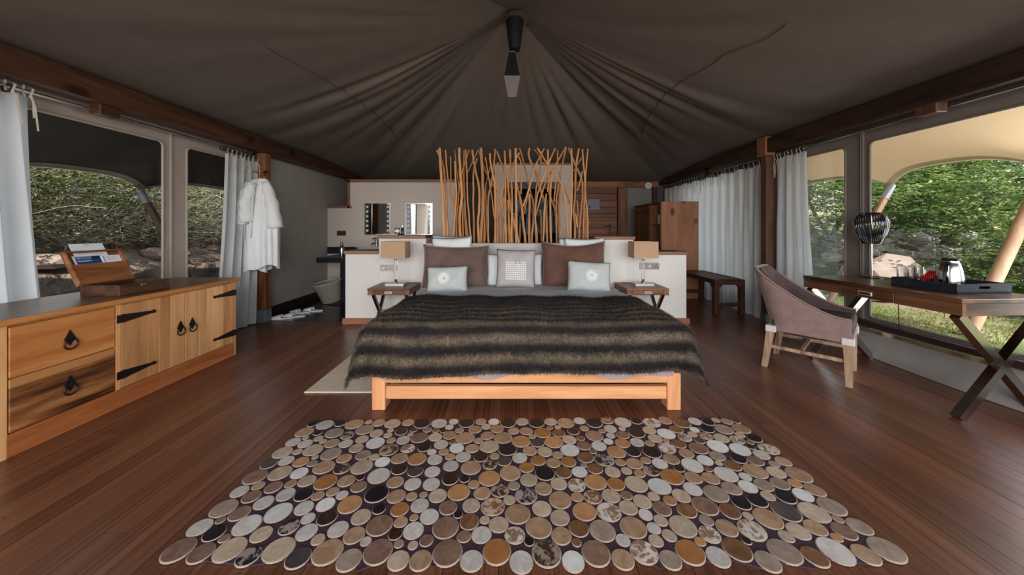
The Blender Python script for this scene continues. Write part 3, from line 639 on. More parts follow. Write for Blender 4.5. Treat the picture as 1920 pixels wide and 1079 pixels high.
# ---------------------------------------------------------------- stick screen on the low wall
t = thing('stick_screen', 'tall screen of bent honey-coloured sticks standing behind the bed', 'screen', (0.03, 4.43, 1.0))
A, B2 = (810, 260), (950, 260)
ST = [(A,28,[(78,95),(85,250),(100,500),(125,1010)]),(A,24,[(50,120),(110,270),(130,430),(145,620),(155,1010)]),(A,17,[(137,115),(145,260),(180,560),(225,700),(215,1020)]),(A,14,[(187,180),(190,450),(188,570),(236,680),(195,1010)]),
(A,13,[(228,110),(250,300),(265,440),(268,560)]),(A,17,[(230,230),(240,440),(245,620),(205,1020)]),(A,30,[(275,95),(283,290),(300,520),(300,620),(278,800),(290,1020)]),(A,24,[(325,120),(322,400),(335,720),(352,1020)]),
(A,16,[(340,105),(350,300),(365,660),(395,1020)]),(A,16,[(375,115),(290,400),(265,640),(250,830),(250,1020)]),(A,24,[(408,115),(430,280),(478,500),(478,700),(465,850),(475,1040)]),(A,10,[(467,112),(410,240),(358,350)]),
(A,20,[(455,200),(422,340),(420,600),(425,1040)]),(A,32,[(495,95),(510,400),(515,640),(490,1040)]),(A,14,[(465,120),(510,240),(560,370),(620,480),(655,540)]),(A,19,[(585,150),(600,300),(635,480),(640,860),(640,1040)]),
(A,20,[(640,105),(600,450),(570,600),(565,800),(572,1040)]),(A,20,[(655,130),(735,350),(780,560),(790,700),(870,1000)]),(A,22,[(735,120),(740,340),(742,700),(750,1040)]),(A,23,[(883,145),(815,270),(750,390),(690,650),(630,1040)]),
(A,17,[(790,110),(800,350),(810,600),(800,1040)]),(A,17,[(665,240),(668,560),(660,1040)]),(A,11,[(598,260),(550,440),(545,560)]),(A,12,[(540,190),(600,560),(625,760),(655,880)]),(A,14,[(540,520),(550,800),(530,1040)]),
(A,11,[(690,560),(712,720),(745,845)]),(A,20,[(690,780),(700,1040)]),(A,14,[(310,640),(315,1020)]),(A,24,[(770,620),(785,1040)]),(A,20,[(768,880),(735,1040)]),(A,22,[(845,110),(850,600),(852,1040)]),(A,18,[(530,560),(527,1040)]),
(A,11,[(225,520),(240,700),(262,1020)]),(A,13,[(725,600),(735,800),(725,1040)]),(A,12,[(330,640),(345,830),(375,1020)]),
(B2,16,[(30,110),(45,400),(55,700),(60,1035)]),(B2,30,[(90,100),(95,400),(95,700),(100,1035)]),(B2,21,[(130,95),(180,270),(240,540),(275,700),(250,1035)]),(B2,14,[(120,180),(150,290),(145,560)]),
(B2,24,[(228,95),(228,190),(290,340),(350,540),(395,700),(412,1040)]),(B2,20,[(310,96),(400,240),(480,350),(560,480),(600,700),(625,1010)]),(B2,17,[(380,100),(290,280),(240,460),(165,690)]),(B2,16,[(352,130),(340,300),(300,500),(290,800),(300,1040)]),
(B2,18,[(490,100),(420,260),(350,450),(290,690),(310,1040)]),(B2,18,[(600,85),(480,290),(390,450),(330,650),(262,900),(255,1040)]),(B2,18,[(597,100),(540,360),(510,560),(500,750),(505,1040)]),(B2,14,[(515,115),(510,300),(480,640)]),
(B2,20,[(420,540),(500,760),(560,1010)]),(B2,19,[(415,110),(425,400),(418,540)]),(B2,18,[(545,370),(530,700),(540,900)]),(B2,20,[(655,100),(660,400),(655,640),(635,1010)]),(B2,20,[(625,95),(690,260),(760,420),(765,600),(740,850),(730,1030)]),
(B2,22,[(730,100),(700,300),(690,560),(675,760),(692,880),(685,1030)]),(B2,18,[(765,105),(790,400),(795,580),(815,760),(820,1030)]),(B2,17,[(820,105),(800,350),(785,620),(775,1030)]),(B2,22,[(460,350),(440,600),(450,1040)]),
(B2,9,[(645,400),(600,490),(540,720)]),(B2,14,[(360,240),(470,330),(580,500),(640,660)]),(B2,9,[(760,190),(710,270),(680,330)]),(B2,14,[(710,620),(722,740),(712,900)]),(B2,12,[(765,330),(745,430),(712,530)]),(B2,22,[(230,560),(230,1040)]),
(B2,26,[(100,460),(130,580),(155,720),(190,1040)]),(B2,22,[(5,380),(15,450),(30,640),(125,1040)]),(B2,16,[(260,350),(215,560),(178,760)]),(B2,14,[(695,760),(715,900)]),(B2,17,[(375,850),(370,1040)]),(B2,13,[(330,720),(350,790),(350,1040)]),
(B2,24,[(20,660),(32,1040)]),(B2,13,[(135,860),(130,1040)]),(B2,18,[(400,560),(380,760),(370,1030)]),(B2,9,[(275,110),(320,160),(345,230)]),(B2,13,[(800,700),(795,1030)])]
sr = random.Random(5)
for i, (org, w, pts) in enumerate(ST):
    Y = 4.43+[-0.055, 0.0, 0.055, -0.03, 0.035][i % 5]
    q = []
    for k, (x, y) in enumerate(pts):
        p = at(org[0]+x/5.394, org[1]+y/5.394, Y+sr.uniform(-0.012, 0.012)); q.append(p)
    if pts[-1][1] > 985: q[-1].z = 0.998; q[-1].y = Y
    # smooth the stick and add a little natural wobble
    fine = []
    for k in range(len(q)-1):
        p0, p1, p2, p3 = q[max(k-1, 0)], q[k], q[k+1], q[min(k+2, len(q)-1)]
        for s in range(4):
            u = s/4; fine.append(0.5*((2*p1)+(p2-p0)*u+(2*p0-5*p1+4*p2-p3)*u*u+(3*p1-p0-3*p2+p3)*u**3))
    fine.append(q[-1]); r = w/5.394*4.43/F/2
    rad = [r*(0.9+0.14*k/len(fine))*(1+0.06*sr.uniform(-1, 1)) for k in range(len(fine))]
    fine = [p+Vector((sr.uniform(-1, 1), sr.uniform(-1, 1), 0))*0.003 if 0 < k < len(fine)-1 else p for k, p in enumerate(fine)]
    bm = NB(); tube(bm, fine, rad, 7); obj('stick', bm, M['stick'], t, smooth=50)

# ---------------------------------------------------------------- bed
XC0 = 0.095
t = thing('double_bed', 'wide low bed with honey wooden frame and padded headboard', 'bed', (XC0, 3.2, 0))
bx0, bx1, by0 = -0.92, 1.115, 2.245
for x in (bx0, bx1-0.088):
    for y in (by0, 4.05):
        bm = NB(); box(bm, x, x+0.088, y, y+0.10, 0, 0.245, 0.004); obj('leg', bm, M['bedz'], t)
bm = NB(); box(bm, bx0+0.088, bx1-0.088, by0+0.012, by0+0.05, 0.068, 0.152, 0.004); obj('lower_rail', bm, M['bedw'], t)
bm = NB(); box(bm, bx0+0.04, bx1-0.04, by0+0.004, by0+0.05, 0.178, 0.262, 0.004); obj('upper_rail', bm, M['bedw'], t)
for x in (bx0+0.01, bx1-0.05):
    bm = NB(); box(bm, x, x+0.04, by0+0.1, 4.05, 0.10, 0.245, 0.004); obj('side_rail', bm, M['bedw'], t)
bm = NB(); box(bm, bx0+0.04, bx1-0.04, by0+0.05, 4.14, 0.235, 0.30); obj('slat_base', bm, M['under'], t)
bm = NB(); box(bm, bx0+0.03, bx1-0.03, by0+0.03, 4.15, 0.262, 0.53, 0.06, seg=4); obj('mattress', bm, M['valance'], t, smooth=60)
# mauve valance edge hanging a little over the front rail
bm = NB(); rows = []
for k in range(5):
    rows.append([bm.verts.new((bx0+0.06+(bx1-bx0-0.12)*j/60, by0-0.018-0.005*math.sin(j*0.55)*(k/4)+0.02*(1-k/4), 0.36-(0.36-0.240-(0.022*math.sin(j*0.21+0.4)+0.012*math.sin(j*0.5)-0.02*(j < 18)*(18-j)/18*-1))*k/4)) for j in range(61)])
for k in range(4):
    for j in range(60): bm.faces.new((rows[k][j], rows[k+1][j], rows[k+1][j+1], rows[k][j+1]))
obj('valance', bm, M['valance'], t, 'mauve fabric valance', smooth=180)
bm = NB(); box(bm, -1.06, 1.02+0.02, YL-0.085, YL-0.003, 0.28, 1.015, 0.02, seg=3); hb = obj('headboard', bm, M['headb'], t, 'padded pale grey headboard', smooth=50)
bm = NB(); tube(bm, [(0.06, YL-0.087, 0.5), (0.06, YL-0.087, 1.0), (0.06, YL-0.05, 1.017)], 0.004, 6); obj('seam', bm, M['headb'], hb)
# draped cloth over a box shaped bed
ZT, BL, BR, BF = 0.545, -0.90, 1.09, 2.27
def drape(x, y, z_top, flare=0.10, fold=0.02, fold_n=9.0, lift=0.0, rr=0.07, sq=1.0):
    """point (x, y) of a flat cloth -> where it hangs over the bed"""
    ex = x-BR if x > BR else (x-BL if x < BL else 0.0); ey = y-BF if y < BF else 0.0
    d = (abs(ex)**5+abs(ey)**5)**(1/5); hy_ = math.hypot(ex, ey)
    if d < 1e-9: return Vector((x, y, z_top))
    nx, ny = ex/hy_, ey/hy_
    px, py = min(max(x, BL), BR), max(y, BF)
    arc = rr*math.pi/2
    if d < arc:
        a = d/rr; o, dz = rr*math.sin(a), rr*(1-math.cos(a))
    else: o, dz = rr, rr+(d-arc)
    th = math.atan2(ny, nx); s = (px if abs(ny) > abs(nx) else py)
    wave = fold*min(1, max(0, d-0.05)/0.3)*(math.sin(fold_n*s+1.3)+0.6*math.sin(fold_n*2.1*s+0.4)+1.8*math.cos(6*th)*(abs(nx*ny) > 0.02))
    o += (flare+0.40*abs(nx*ny))*max(0, dz-rr)+wave
    return Vector((px+nx*o, py+ny*o, z_top-dz*sq))
bm = NB(); NX, NY = 60, 24; g = []
for j in range(NY+1):
    row = []
    for i in range(NX+1):
        x = BL-0.34+(BR-BL+0.68)*i/NX; y = 2.9+(4.17-2.9)*j/NY
        p = drape(x, y, ZT+0.006, 0.05, 0.008, 7); p.z += 0.003*math.sin(x*9+y*5)+0.003*math.sin(y*17-x*4); row.append(bm.verts.new(p))
    g.append(row)
for j in range(NY):
    for i in range(NX): bm.faces.new((g[j][i], g[j][i+1], g[j+1][i+1], g[j+1][i]))
bmesh.ops.solidify(bm, geom=list(bm.faces), thickness=-0.008)
tag(obj('bed_sheet', bm, M['sheet'], None, smooth=60), 'pale blue-grey sheet spread over the bed below the pillows', 'sheet')
# fur throw
fm, nt, b = nodes_of('striped_fur'); setv(b, 0.75, 0, 0.15, None, 0.2)
at_ = nt.nodes.new('ShaderNodeAttribute'); at_.attribute_name = 'band'
v = coords(nt, (1, 1, 1), False); n1 = noise(nt, v, 5, 4); n2 = noise(nt, v, 45, 3)
ma = nt.nodes.new('ShaderNodeMath'); ma.operation = 'MULTIPLY_ADD'; ma.inputs[1].default_value = 0.42; nt.links.new(n1, ma.inputs[0]); nt.links.new(at_.outputs['Fac'], ma.inputs[2])
n3 = noise(nt, coords(nt, (0.6, 1.6, 1.6), False), 9, 4, 0.6, 1.0); mc = nt.nodes.new('ShaderNodeMath'); mc.operation = 'MULTIPLY_ADD'; mc.inputs[1].default_value = 0.55; nt.links.new(n3, mc.inputs[0]); nt.links.new(ma.outputs[0], mc.inputs[2])
mb = nt.nodes.new('ShaderNodeMath'); mb.operation = 'MULTIPLY_ADD'; mb.inputs[1].default_value = 0.30; nt.links.new(n2, mb.inputs[0]); nt.links.new(mc.outputs[0], mb.inputs[2])
md = nt.nodes.new('ShaderNodeMath'); md.operation = 'MULTIPLY'; md.inputs[1].default_value = 0.535; nt.links.new(mb.outputs[0], md.inputs[0])
col = ramp(nt, md.outputs[0], [(0.30, (0.010, 0.008, 0.009)), (0.45, (0.022, 0.017, 0.016)), (0.62, (0.11, 0.082, 0.060)), (0.82, (0.25, 0.195, 0.145))]); nt.links.new(col, b.inputs['Base Color'])
t = thing('fur_throw', 'dark brown striped fur throw draped over the foot of the bed', 'blanket', (XC0, 2.6, 0.56))
NX, NY = 120, 64; P = []; band = []
for j in range(NY+1):
    for i in range(NX+1):
        u = i/NX; vv = j/NY
        x = BL-0.335-0.05*vv+(BR-BL+0.68+0.10*vv)*u
        yb = 3.13+0.03*math.sin(u*7)-0.05*(u < .1)*(0.1-u)/0.1*4; yf = BF-0.358-0.015*math.sin(u*5+1)+0.010*math.sin(u*17)
        y = yb+(yf-yb)*vv
        p = drape(x, y, ZT+0.028, 0.10, 0.012, 8.0, rr=0.10)
        if y > BF: p.z += 0.010*math.sin(x*6+y*3)*math.sin(y*8)+0.006*math.sin(x*15)
        p.z = max(p.z, 0.045); P.append(p)
        s = vv*1.22/0.118; f = s % 1.0
        bd = 0.5+0.5*math.cos(2*math.pi*(f-0.5)); band.append(0.0+0.66*bd**0.8*(0.30+0.70*min(1, vv*2.0)))  # far stripes darkened: the weaker light there is put into the band value
F_ = [(j*(NX+1)+i, (j+1)*(NX+1)+i, (j+1)*(NX+1)+i+1, j*(NX+1)+i+1) for j in range(NY) for i in range(NX)]
me = arr_mesh('pelt', P, F_, True); a_ = me.attributes.new('band', 'FLOAT', 'POINT'); a_.data.foreach_set('value', np.array(band, dtype=np.float32))
link('pelt', me, fm, t)
Pn = np.array([tuple(p) for p in P]); Nn = np.empty(len(P)*3, dtype=np.float32); me.vertices.foreach_get('normal', Nn); Nn = Nn.reshape(-1, 3)
if Nn[(NY//4)*(NX+1)+NX//2][2] < 0: Nn = -Nn
bd = np.array(band); NF = 150000
fi = rng.integers(0, NY, NF)*(NX+1)+rng.integers(0, NX, NF); uu, vw = rng.random((NF, 1)), rng.random((NF, 1))
def bil(Ar):
    return (Ar[fi]*(1-uu)*(1-vw)+Ar[fi+1]*uu*(1-vw)+Ar[fi+NX+1]*(1-uu)*vw+Ar[fi+NX+2]*uu*vw)
p0 = bil(Pn); nn = bil(Nn); bb = bil(bd[:, None])[:, 0]; dwn = Pn[fi+NX+1]-Pn[fi]; dwn /= np.linalg.norm(dwn, axis=1)[:, None]+1e-9
dirv = nn*0.75+dwn*0.55+rng.normal(0, 0.32, (NF, 3)); dirv /= np.linalg.norm(dirv, axis=1)[:, None]
L = rng.uniform(0.014, 0.030, (NF, 1)); sd = np.cross(dirv, rng.normal(0, 1, (NF, 3))); sd /= np.linalg.norm(sd, axis=1)[:, None]
W = 0.0014; V = np.empty((NF, 3, 3)); V[:, 0] = p0-nn*0.002+sd*W; V[:, 1] = p0-nn*0.002-sd*W; V[:, 2] = p0+dirv*L
me = bpy.data.meshes.new('fur'); me.vertices.add(NF*3); me.vertices.foreach_set('co', V.reshape(-1)); me.loops.add(NF*3); me.loops.foreach_set('vertex_index', np.arange(NF*3, dtype=np.int32))
me.polygons.add(NF); me.polygons.foreach_set('loop_start', np.arange(NF, dtype=np.int32)*3); me.update(); me.validate()
a_ = me.attributes.new('band', 'FLOAT', 'POINT'); a_.data.foreach_set('value', np.repeat(bb+rng.normal(0, 0.06, NF), 3).astype(np.float32))
link('fur', me, fm, t, kind='stuff')
# pillows
def pillow_mesh(name, w, h, th, seed, pinch=0.07, dent=0.0, n=18):
    r = random.Random(seed); ph = [r.uniform(0, 6) for _ in range(6)]; vs, fs = [], []
    for side in (1, -1):
        for j in range(n+1):
            for i in range(n+1):
                u, v = 2*i/n-1, 2*j/n-1
                x = w/2*u*(1-pinch*(1-v*v)*abs(u)**2); z = h/2*v*(1-pinch*(1-u*u)*abs(v)**2)
                k = max(0.0, (1-u**4)*(1-v**4))**0.55
                wr = 0.05*math.sin(5*u+3*v+ph[0])+0.05*math.sin(4*v-6*u+ph[1])+0.035*math.sin(11*u+ph[2])*math.sin(9*v+ph[3])
                if dent: z -= dent*(1-u*u)*max(0, v)**2
                vs.append((x, -side*th/2*k*(1+wr*1.6)*(1-0.25*v), z+h/2))
    m_ = (n+1)**2
    for s in range(2):
        for j in range(n):
            for i in range(n):
                a = s*m_+j*(n+1)+i; q = (a, a+1, a+n+2, a+n+1); fs.append(q if s == 0 else tuple(reversed(q)))
    me = arr_mesh(name, vs, fs, True); bm = NB(); bm.from_mesh(me); bmesh.ops.remove_doubles(bm, verts=bm.verts, dist=0.0008); bmesh.ops.recalc_face_normals(bm, faces=bm.faces); bm.to_mesh(me); bm.free()
    me.polygons.foreach_set('use_smooth', np.full(len(me.polygons), True)); return me
def pillow(name, label, cat, m, px0, px1, pyt, pyb, Y, th, lean, seed, roll=0.0, group=None, pinch=0.07, dent=0.0, rz=0.0):
    a, b = at(px0, pyb, Y), at(px1, pyt, Y); w, h = b.x-a.x, (b.z-a.z)
    t = thing(name, label, cat, ((a.x+b.x)/2, Y, a.z), 0, group, False); t.rotation_euler = (-lean, roll, rz)
    link('cover', pillow_mesh(name, w, h/math.cos(lean), th, seed, pinch, dent), m, t); return t, w, h/math.cos(lean)
pillow('bed_pillow', 'white pillow standing behind the dark brown cushion nearest the basin, rear one', 'pillow', M['pil_w'], 803, 877, 441, 540, 4.12, 0.13, 0.16, 1, 0.03, 'white pillows on the bed')
pillow('bed_pillow', 'white pillow behind the dark brown cushion nearest the basin, front one', 'pillow', M['pil_w'], 808, 886, 444, 541, 4.02, 0.13, 0.18, 2, -0.03, 'white pillows on the bed')
pillow('bed_pillow', 'white pillow standing behind the reddish-brown cushion nearest the wardrobe, rear one', 'pillow', M['pil_w'], 1046, 1122, 448, 540, 4.12, 0.13, 0.16, 3, 0.04, 'white pillows on the bed')
pillow('bed_pillow', 'white pillow behind the reddish-brown cushion nearest the wardrobe, front one', 'pillow', M['pil_w'], 1060, 1137, 446, 541, 4.02, 0.13, 0.18, 4, 0.0, 'white pillows on the bed')
pillow('bed_pillow', 'white pillow behind the dotted grey cushion, on the basin side', 'pillow', M['pil_w'], 911, 967, 477, 540, 3.97, 0.12, 0.2, 5, 0.0, 'white pillows on the bed')
pillow('bed_pillow', 'white pillow behind the dotted grey cushion, on the wardrobe side', 'pillow', M['pil_w'], 960, 1019, 476, 540, 3.97, 0.12, 0.2, 6, 0.0, 'white pillows on the bed')
pillow('velvet_cushion', 'large grey-brown velvet cushion on the basin side of the bed', 'cushion', M['velvet'], 788, 916, 460, 543, 3.85, 0.17, 0.22, 7, 0.01, None, 0.06, 0.015)
vt, _, _ = pillow('velvet_cushion', 'large reddish-brown velvet cushion on the wardrobe side of the bed', 'cushion', cloth('red_brown_velvet', (0.135, 0.068, 0.052), 0, 0.7, 300, 0.16, 0.15, sheen=0.3), 1015, 1140, 452, 543, 3.85, 0.17, 0.22, 8, 0.0, None, 0.06, 0.045)
ct, cw, ch = pillow('square_cushion', 'square grey cushion printed with a grid of white dots, centre of the bed', 'cushion', M['pil_g'], 929, 1004, 469, 541, 3.72, 0.15, 0.24, 9, 0.02, None, 0.05)
dm = NB(); lathe(dm, [(0.0092, 0), (0.0075, 0.0016)], (0, 0, 0), 8); bmesh.ops.transform(dm, matrix=Matrix.Rotation(math.pi/2, 4, 'X'), verts=dm.verts); dme = bpy.data.meshes.new('printed_dot'); dm.to_mesh(dme); dm.free(); dme.materials.append(M['print_w'])
def surf_y(w, h, th, x, z, side=1):
    u, v = 2*x/w, 2*z/h-1
    return -th/2*max(0, (1-u**4)*(1-v**4))**0.55*(1-0.25*v)
me_c = ct.children[0].data
from mathutils.bvhtree import BVHTree
def bvh(me): return BVHTree.FromPolygons([v.co for v in me.vertices], [tuple(p.vertices) for p in me.polygons])
bt = bvh(me_c)
for i in range(11):
    for j in range(9):
        if j == 8 and i in (5, 7): continue
        x, z = (i-5)*0.0205, ch*0.40+(j-3.5)*0.0225
        h = bt.ray_cast(Vector((x, -1, z)), Vector((0, 1, 0)))
        if h[0]: o = link('printed_dot', dme, None, ct); o.location = h[0]-Vector((0, 0.0006, 0))
def small(label, px0, px1, pyt, pyb, roll, seed, mx):
    t, w, h = pillow('small_cushion', label, 'cushion', M['pil_s'], px0, px1, pyt, pyb, 3.55, 0.13, 0.26, seed, roll, 'small pale grey cushions with a white rosette', 0.05)
    bt = bvh(t.children[0].data); bm = NB()
    for k in range(26):
        a = 2*math.pi*k/26
        for rr, rl, ww in ((0.045, 0.016, 0.0042), (0.026, 0.010, 0.0028)):
            c, s = math.cos(a+(rr < .03)*0.12), math.sin(a+(rr < .03)*0.12); q = []
            for dr, dw in ((-rl, -ww*.6), (rl, -ww), (rl, ww), (-rl, ww*.6)):
                x, z = mx*w+c*(rr+dr)-s*dw, h*0.52+s*(rr+dr)+c*dw
                hh = bt.ray_cast(Vector((x, -1, z)), Vector((0, 1, 0))); q.append(bm.verts.new(hh[0]-Vector((0, 0.0012, 0))))
            bm.faces.new(q)
    obj('rosette', bm, M['print_w'], t, 'white printed rosette'); return t
small('small pale grey cushion with a white rosette, leaning on the grey-brown velvet cushion', 799, 877, 501, 549, -0.03, 21, -0.05)
small('small pale grey cushion with a white rosette, leaning on the reddish-brown velvet cushion', 1063, 1146, 492, 548, 0.06, 22, 0.03)

# ---------------------------------------------------------------- bedside tables and lamps
def bedside(x0, x1, label, seed):
    t = thing('bedside_table', label, 'table', ((x0+x1)/2, 4.0, 0), 0, 'bedside tables with crossed metal legs')
    y0, y1, zt = 3.77, 4.225, 0.53
    bm = NB(); box(bm, x0, x1, y0, y1, zt-0.018, zt, 0.003); obj('table_top', bm, M['night'], t)
    bm = NB(); box(bm, x0+0.003, x0+0.06, y0+0.004, y1-0.004, zt-0.074, zt-0.018, 0.002); box(bm, x1-0.06, x1-0.003, y0+0.004, y1-0.004, zt-0.074, zt-0.018, 0.002); box(bm, x0+0.06, x1-0.06, y1-0.02, y1-0.006, zt-0.074, zt-0.018); obj('apron', bm, M['night'], t)
    xm = (x0+x1)/2
    bm = NB(); box(bm, x0+0.062, x1-0.062, y0+0.003, y1-0.03, zt-0.072, zt-0.02, 0.002); d = obj('drawer', bm, M['night'], t)
    bm = NB(); box(bm, xm-0.042, xm+0.042, y0-0.006, y0+0.002, zt-0.058, zt-0.03, 0.002); h = obj('drawer_pull', bm, M['chrome_b'], d)
    bm = NB(); box(bm, xm-0.034, xm+0.034, y0-0.0075, y0-0.005, zt-0.05, zt-0.04); obj('slot', bm, M['steel_dk'], h)
    for x in (x0+0.05, x1-0.05):
        bm = NB(); bar(bm, (x, y0+0.05, zt-0.076), (x, y1-0.05, 0.002), 0.032, 0.032, (1, 0, 0)); obj('leg', bm, M['steel_dk'], t)
        bm = NB(); bar(bm, (x+0.001, y1-0.05, zt-0.076), (x+0.001, y0+0.05, 0.002), 0.0315, 0.0315, (1, 0, 0)); obj('leg', bm, M['steel_dk'], t)
    bm = NB(); bar(bm, (x0+0.05, 4.0, 0.228), (x1-0.05, 4.0, 0.228), 0.03, 0.03); obj('stretcher', bm, M['steel_dk'], t)
bedside(-1.595, -1.125, 'dark wooden bedside table with crossed metal legs on the basin side of the bed', 1)
bedside(1.275, 1.745, 'reddish wooden bedside table with crossed metal legs on the wardrobe side of the bed', 2)
def bed_lamp(x, label, side):
    t = thing('table_lamp', label, 'lamp', (x, 3.97, 0.53), 0, 'bedside table lamps')
    y = 3.97; z = 0.531
    bm = NB(); box(bm, x-0.108, x+0.108, y-0.06, y+0.075, z, z+0.032, 0.003); obj('base', bm, M['chrome_b'], t)
    bm = NB(); lathe(bm, [(0.024, 0.032), (0.02, 0.05), (0.013, 0.06), (0.016, 0.075)], (x, y, z), 16); lathe(bm, [(0.012, 0.295), (0.016, 0.305), (0.016, 0.32), (0.012, 0.33)], (x, y, z), 16); obj('ferrule', bm, M['chrome'], t, smooth=40)
    bm = NB(); box(bm, x-0.015, x+0.015, y-0.015, y+0.015, z+0.07, z+0.298, 0.004); obj('crystal_stem', bm, M['crystal'], t)
    x0, x1, y0, y1, z0, z1 = x-0.138, x+0.138, y-0.10, y+0.10, 0.857, 1.045
    bm = NB(); prism(bm, [(x0, y0), (x1, y0), (x1, y1), (x0, y1)], 'Z', z0, z1)
    for f in [f for f in bm.faces if abs(f.normal.z) > 0.5]: bm.faces.remove(f)
    bmesh.ops.solidify(bm, geom=list(bm.faces), thickness=0.004); obj('lamp_shade', bm, M['shade'], t)
    bm = NB(); bar(bm, (x0, y, 0.862), (x1, y, 0.862), 0.006, 0.006); tube(bm, [(x, y, 0.855), (x, y, 0.95)], 0.012, 8); lathe(bm, [(0.014, 0), (0.028, 0.03), (0.02, 0.06), (0.005, 0.068)], (x, y, 0.94), 12); obj('lamp_holder', bm, M['plastic_w'], t)
    bm = NB(); tube(bm, [(x+0.06*side, y+0.07, z+0.006), (x+0.14*side, y+0.10, z+0.012), (x+0.19*side, y+0.16, z+0.006), (x+0.17*side, y+0.235, z+0.005), (x+0.16*side, y+0.285, 0.45)], 0.0035, 6); obj('cord', bm, M['black'], t, smooth=180)
bed_lamp(-1.345, 'box-shaped tan lamp with crystal stem on the bedside table near the basin', 1)
bed_lamp(1.53, 'box-shaped tan lamp with crystal stem on the bedside table near the wardrobe', -1)

# ---------------------------------------------------------------- rugs
t = thing('woven_rug', 'beige woven rug lying partly under the side of the bed', 'rug', (-1.0, 3.2, 0))
bm = NB(); box(bm, -1.505, -0.55, 2.49, 3.75, 0.001, 0.009, 0.002); obj('weave', bm, M['rug_b'], t)
bm = NB()
for y in (2.484, 3.756): tube(bm, [(-1.505, y, 0.005), (-0.55, y, 0.005)], 0.0055, 6)
obj('bound_edge', bm, M['rug_b'], t)
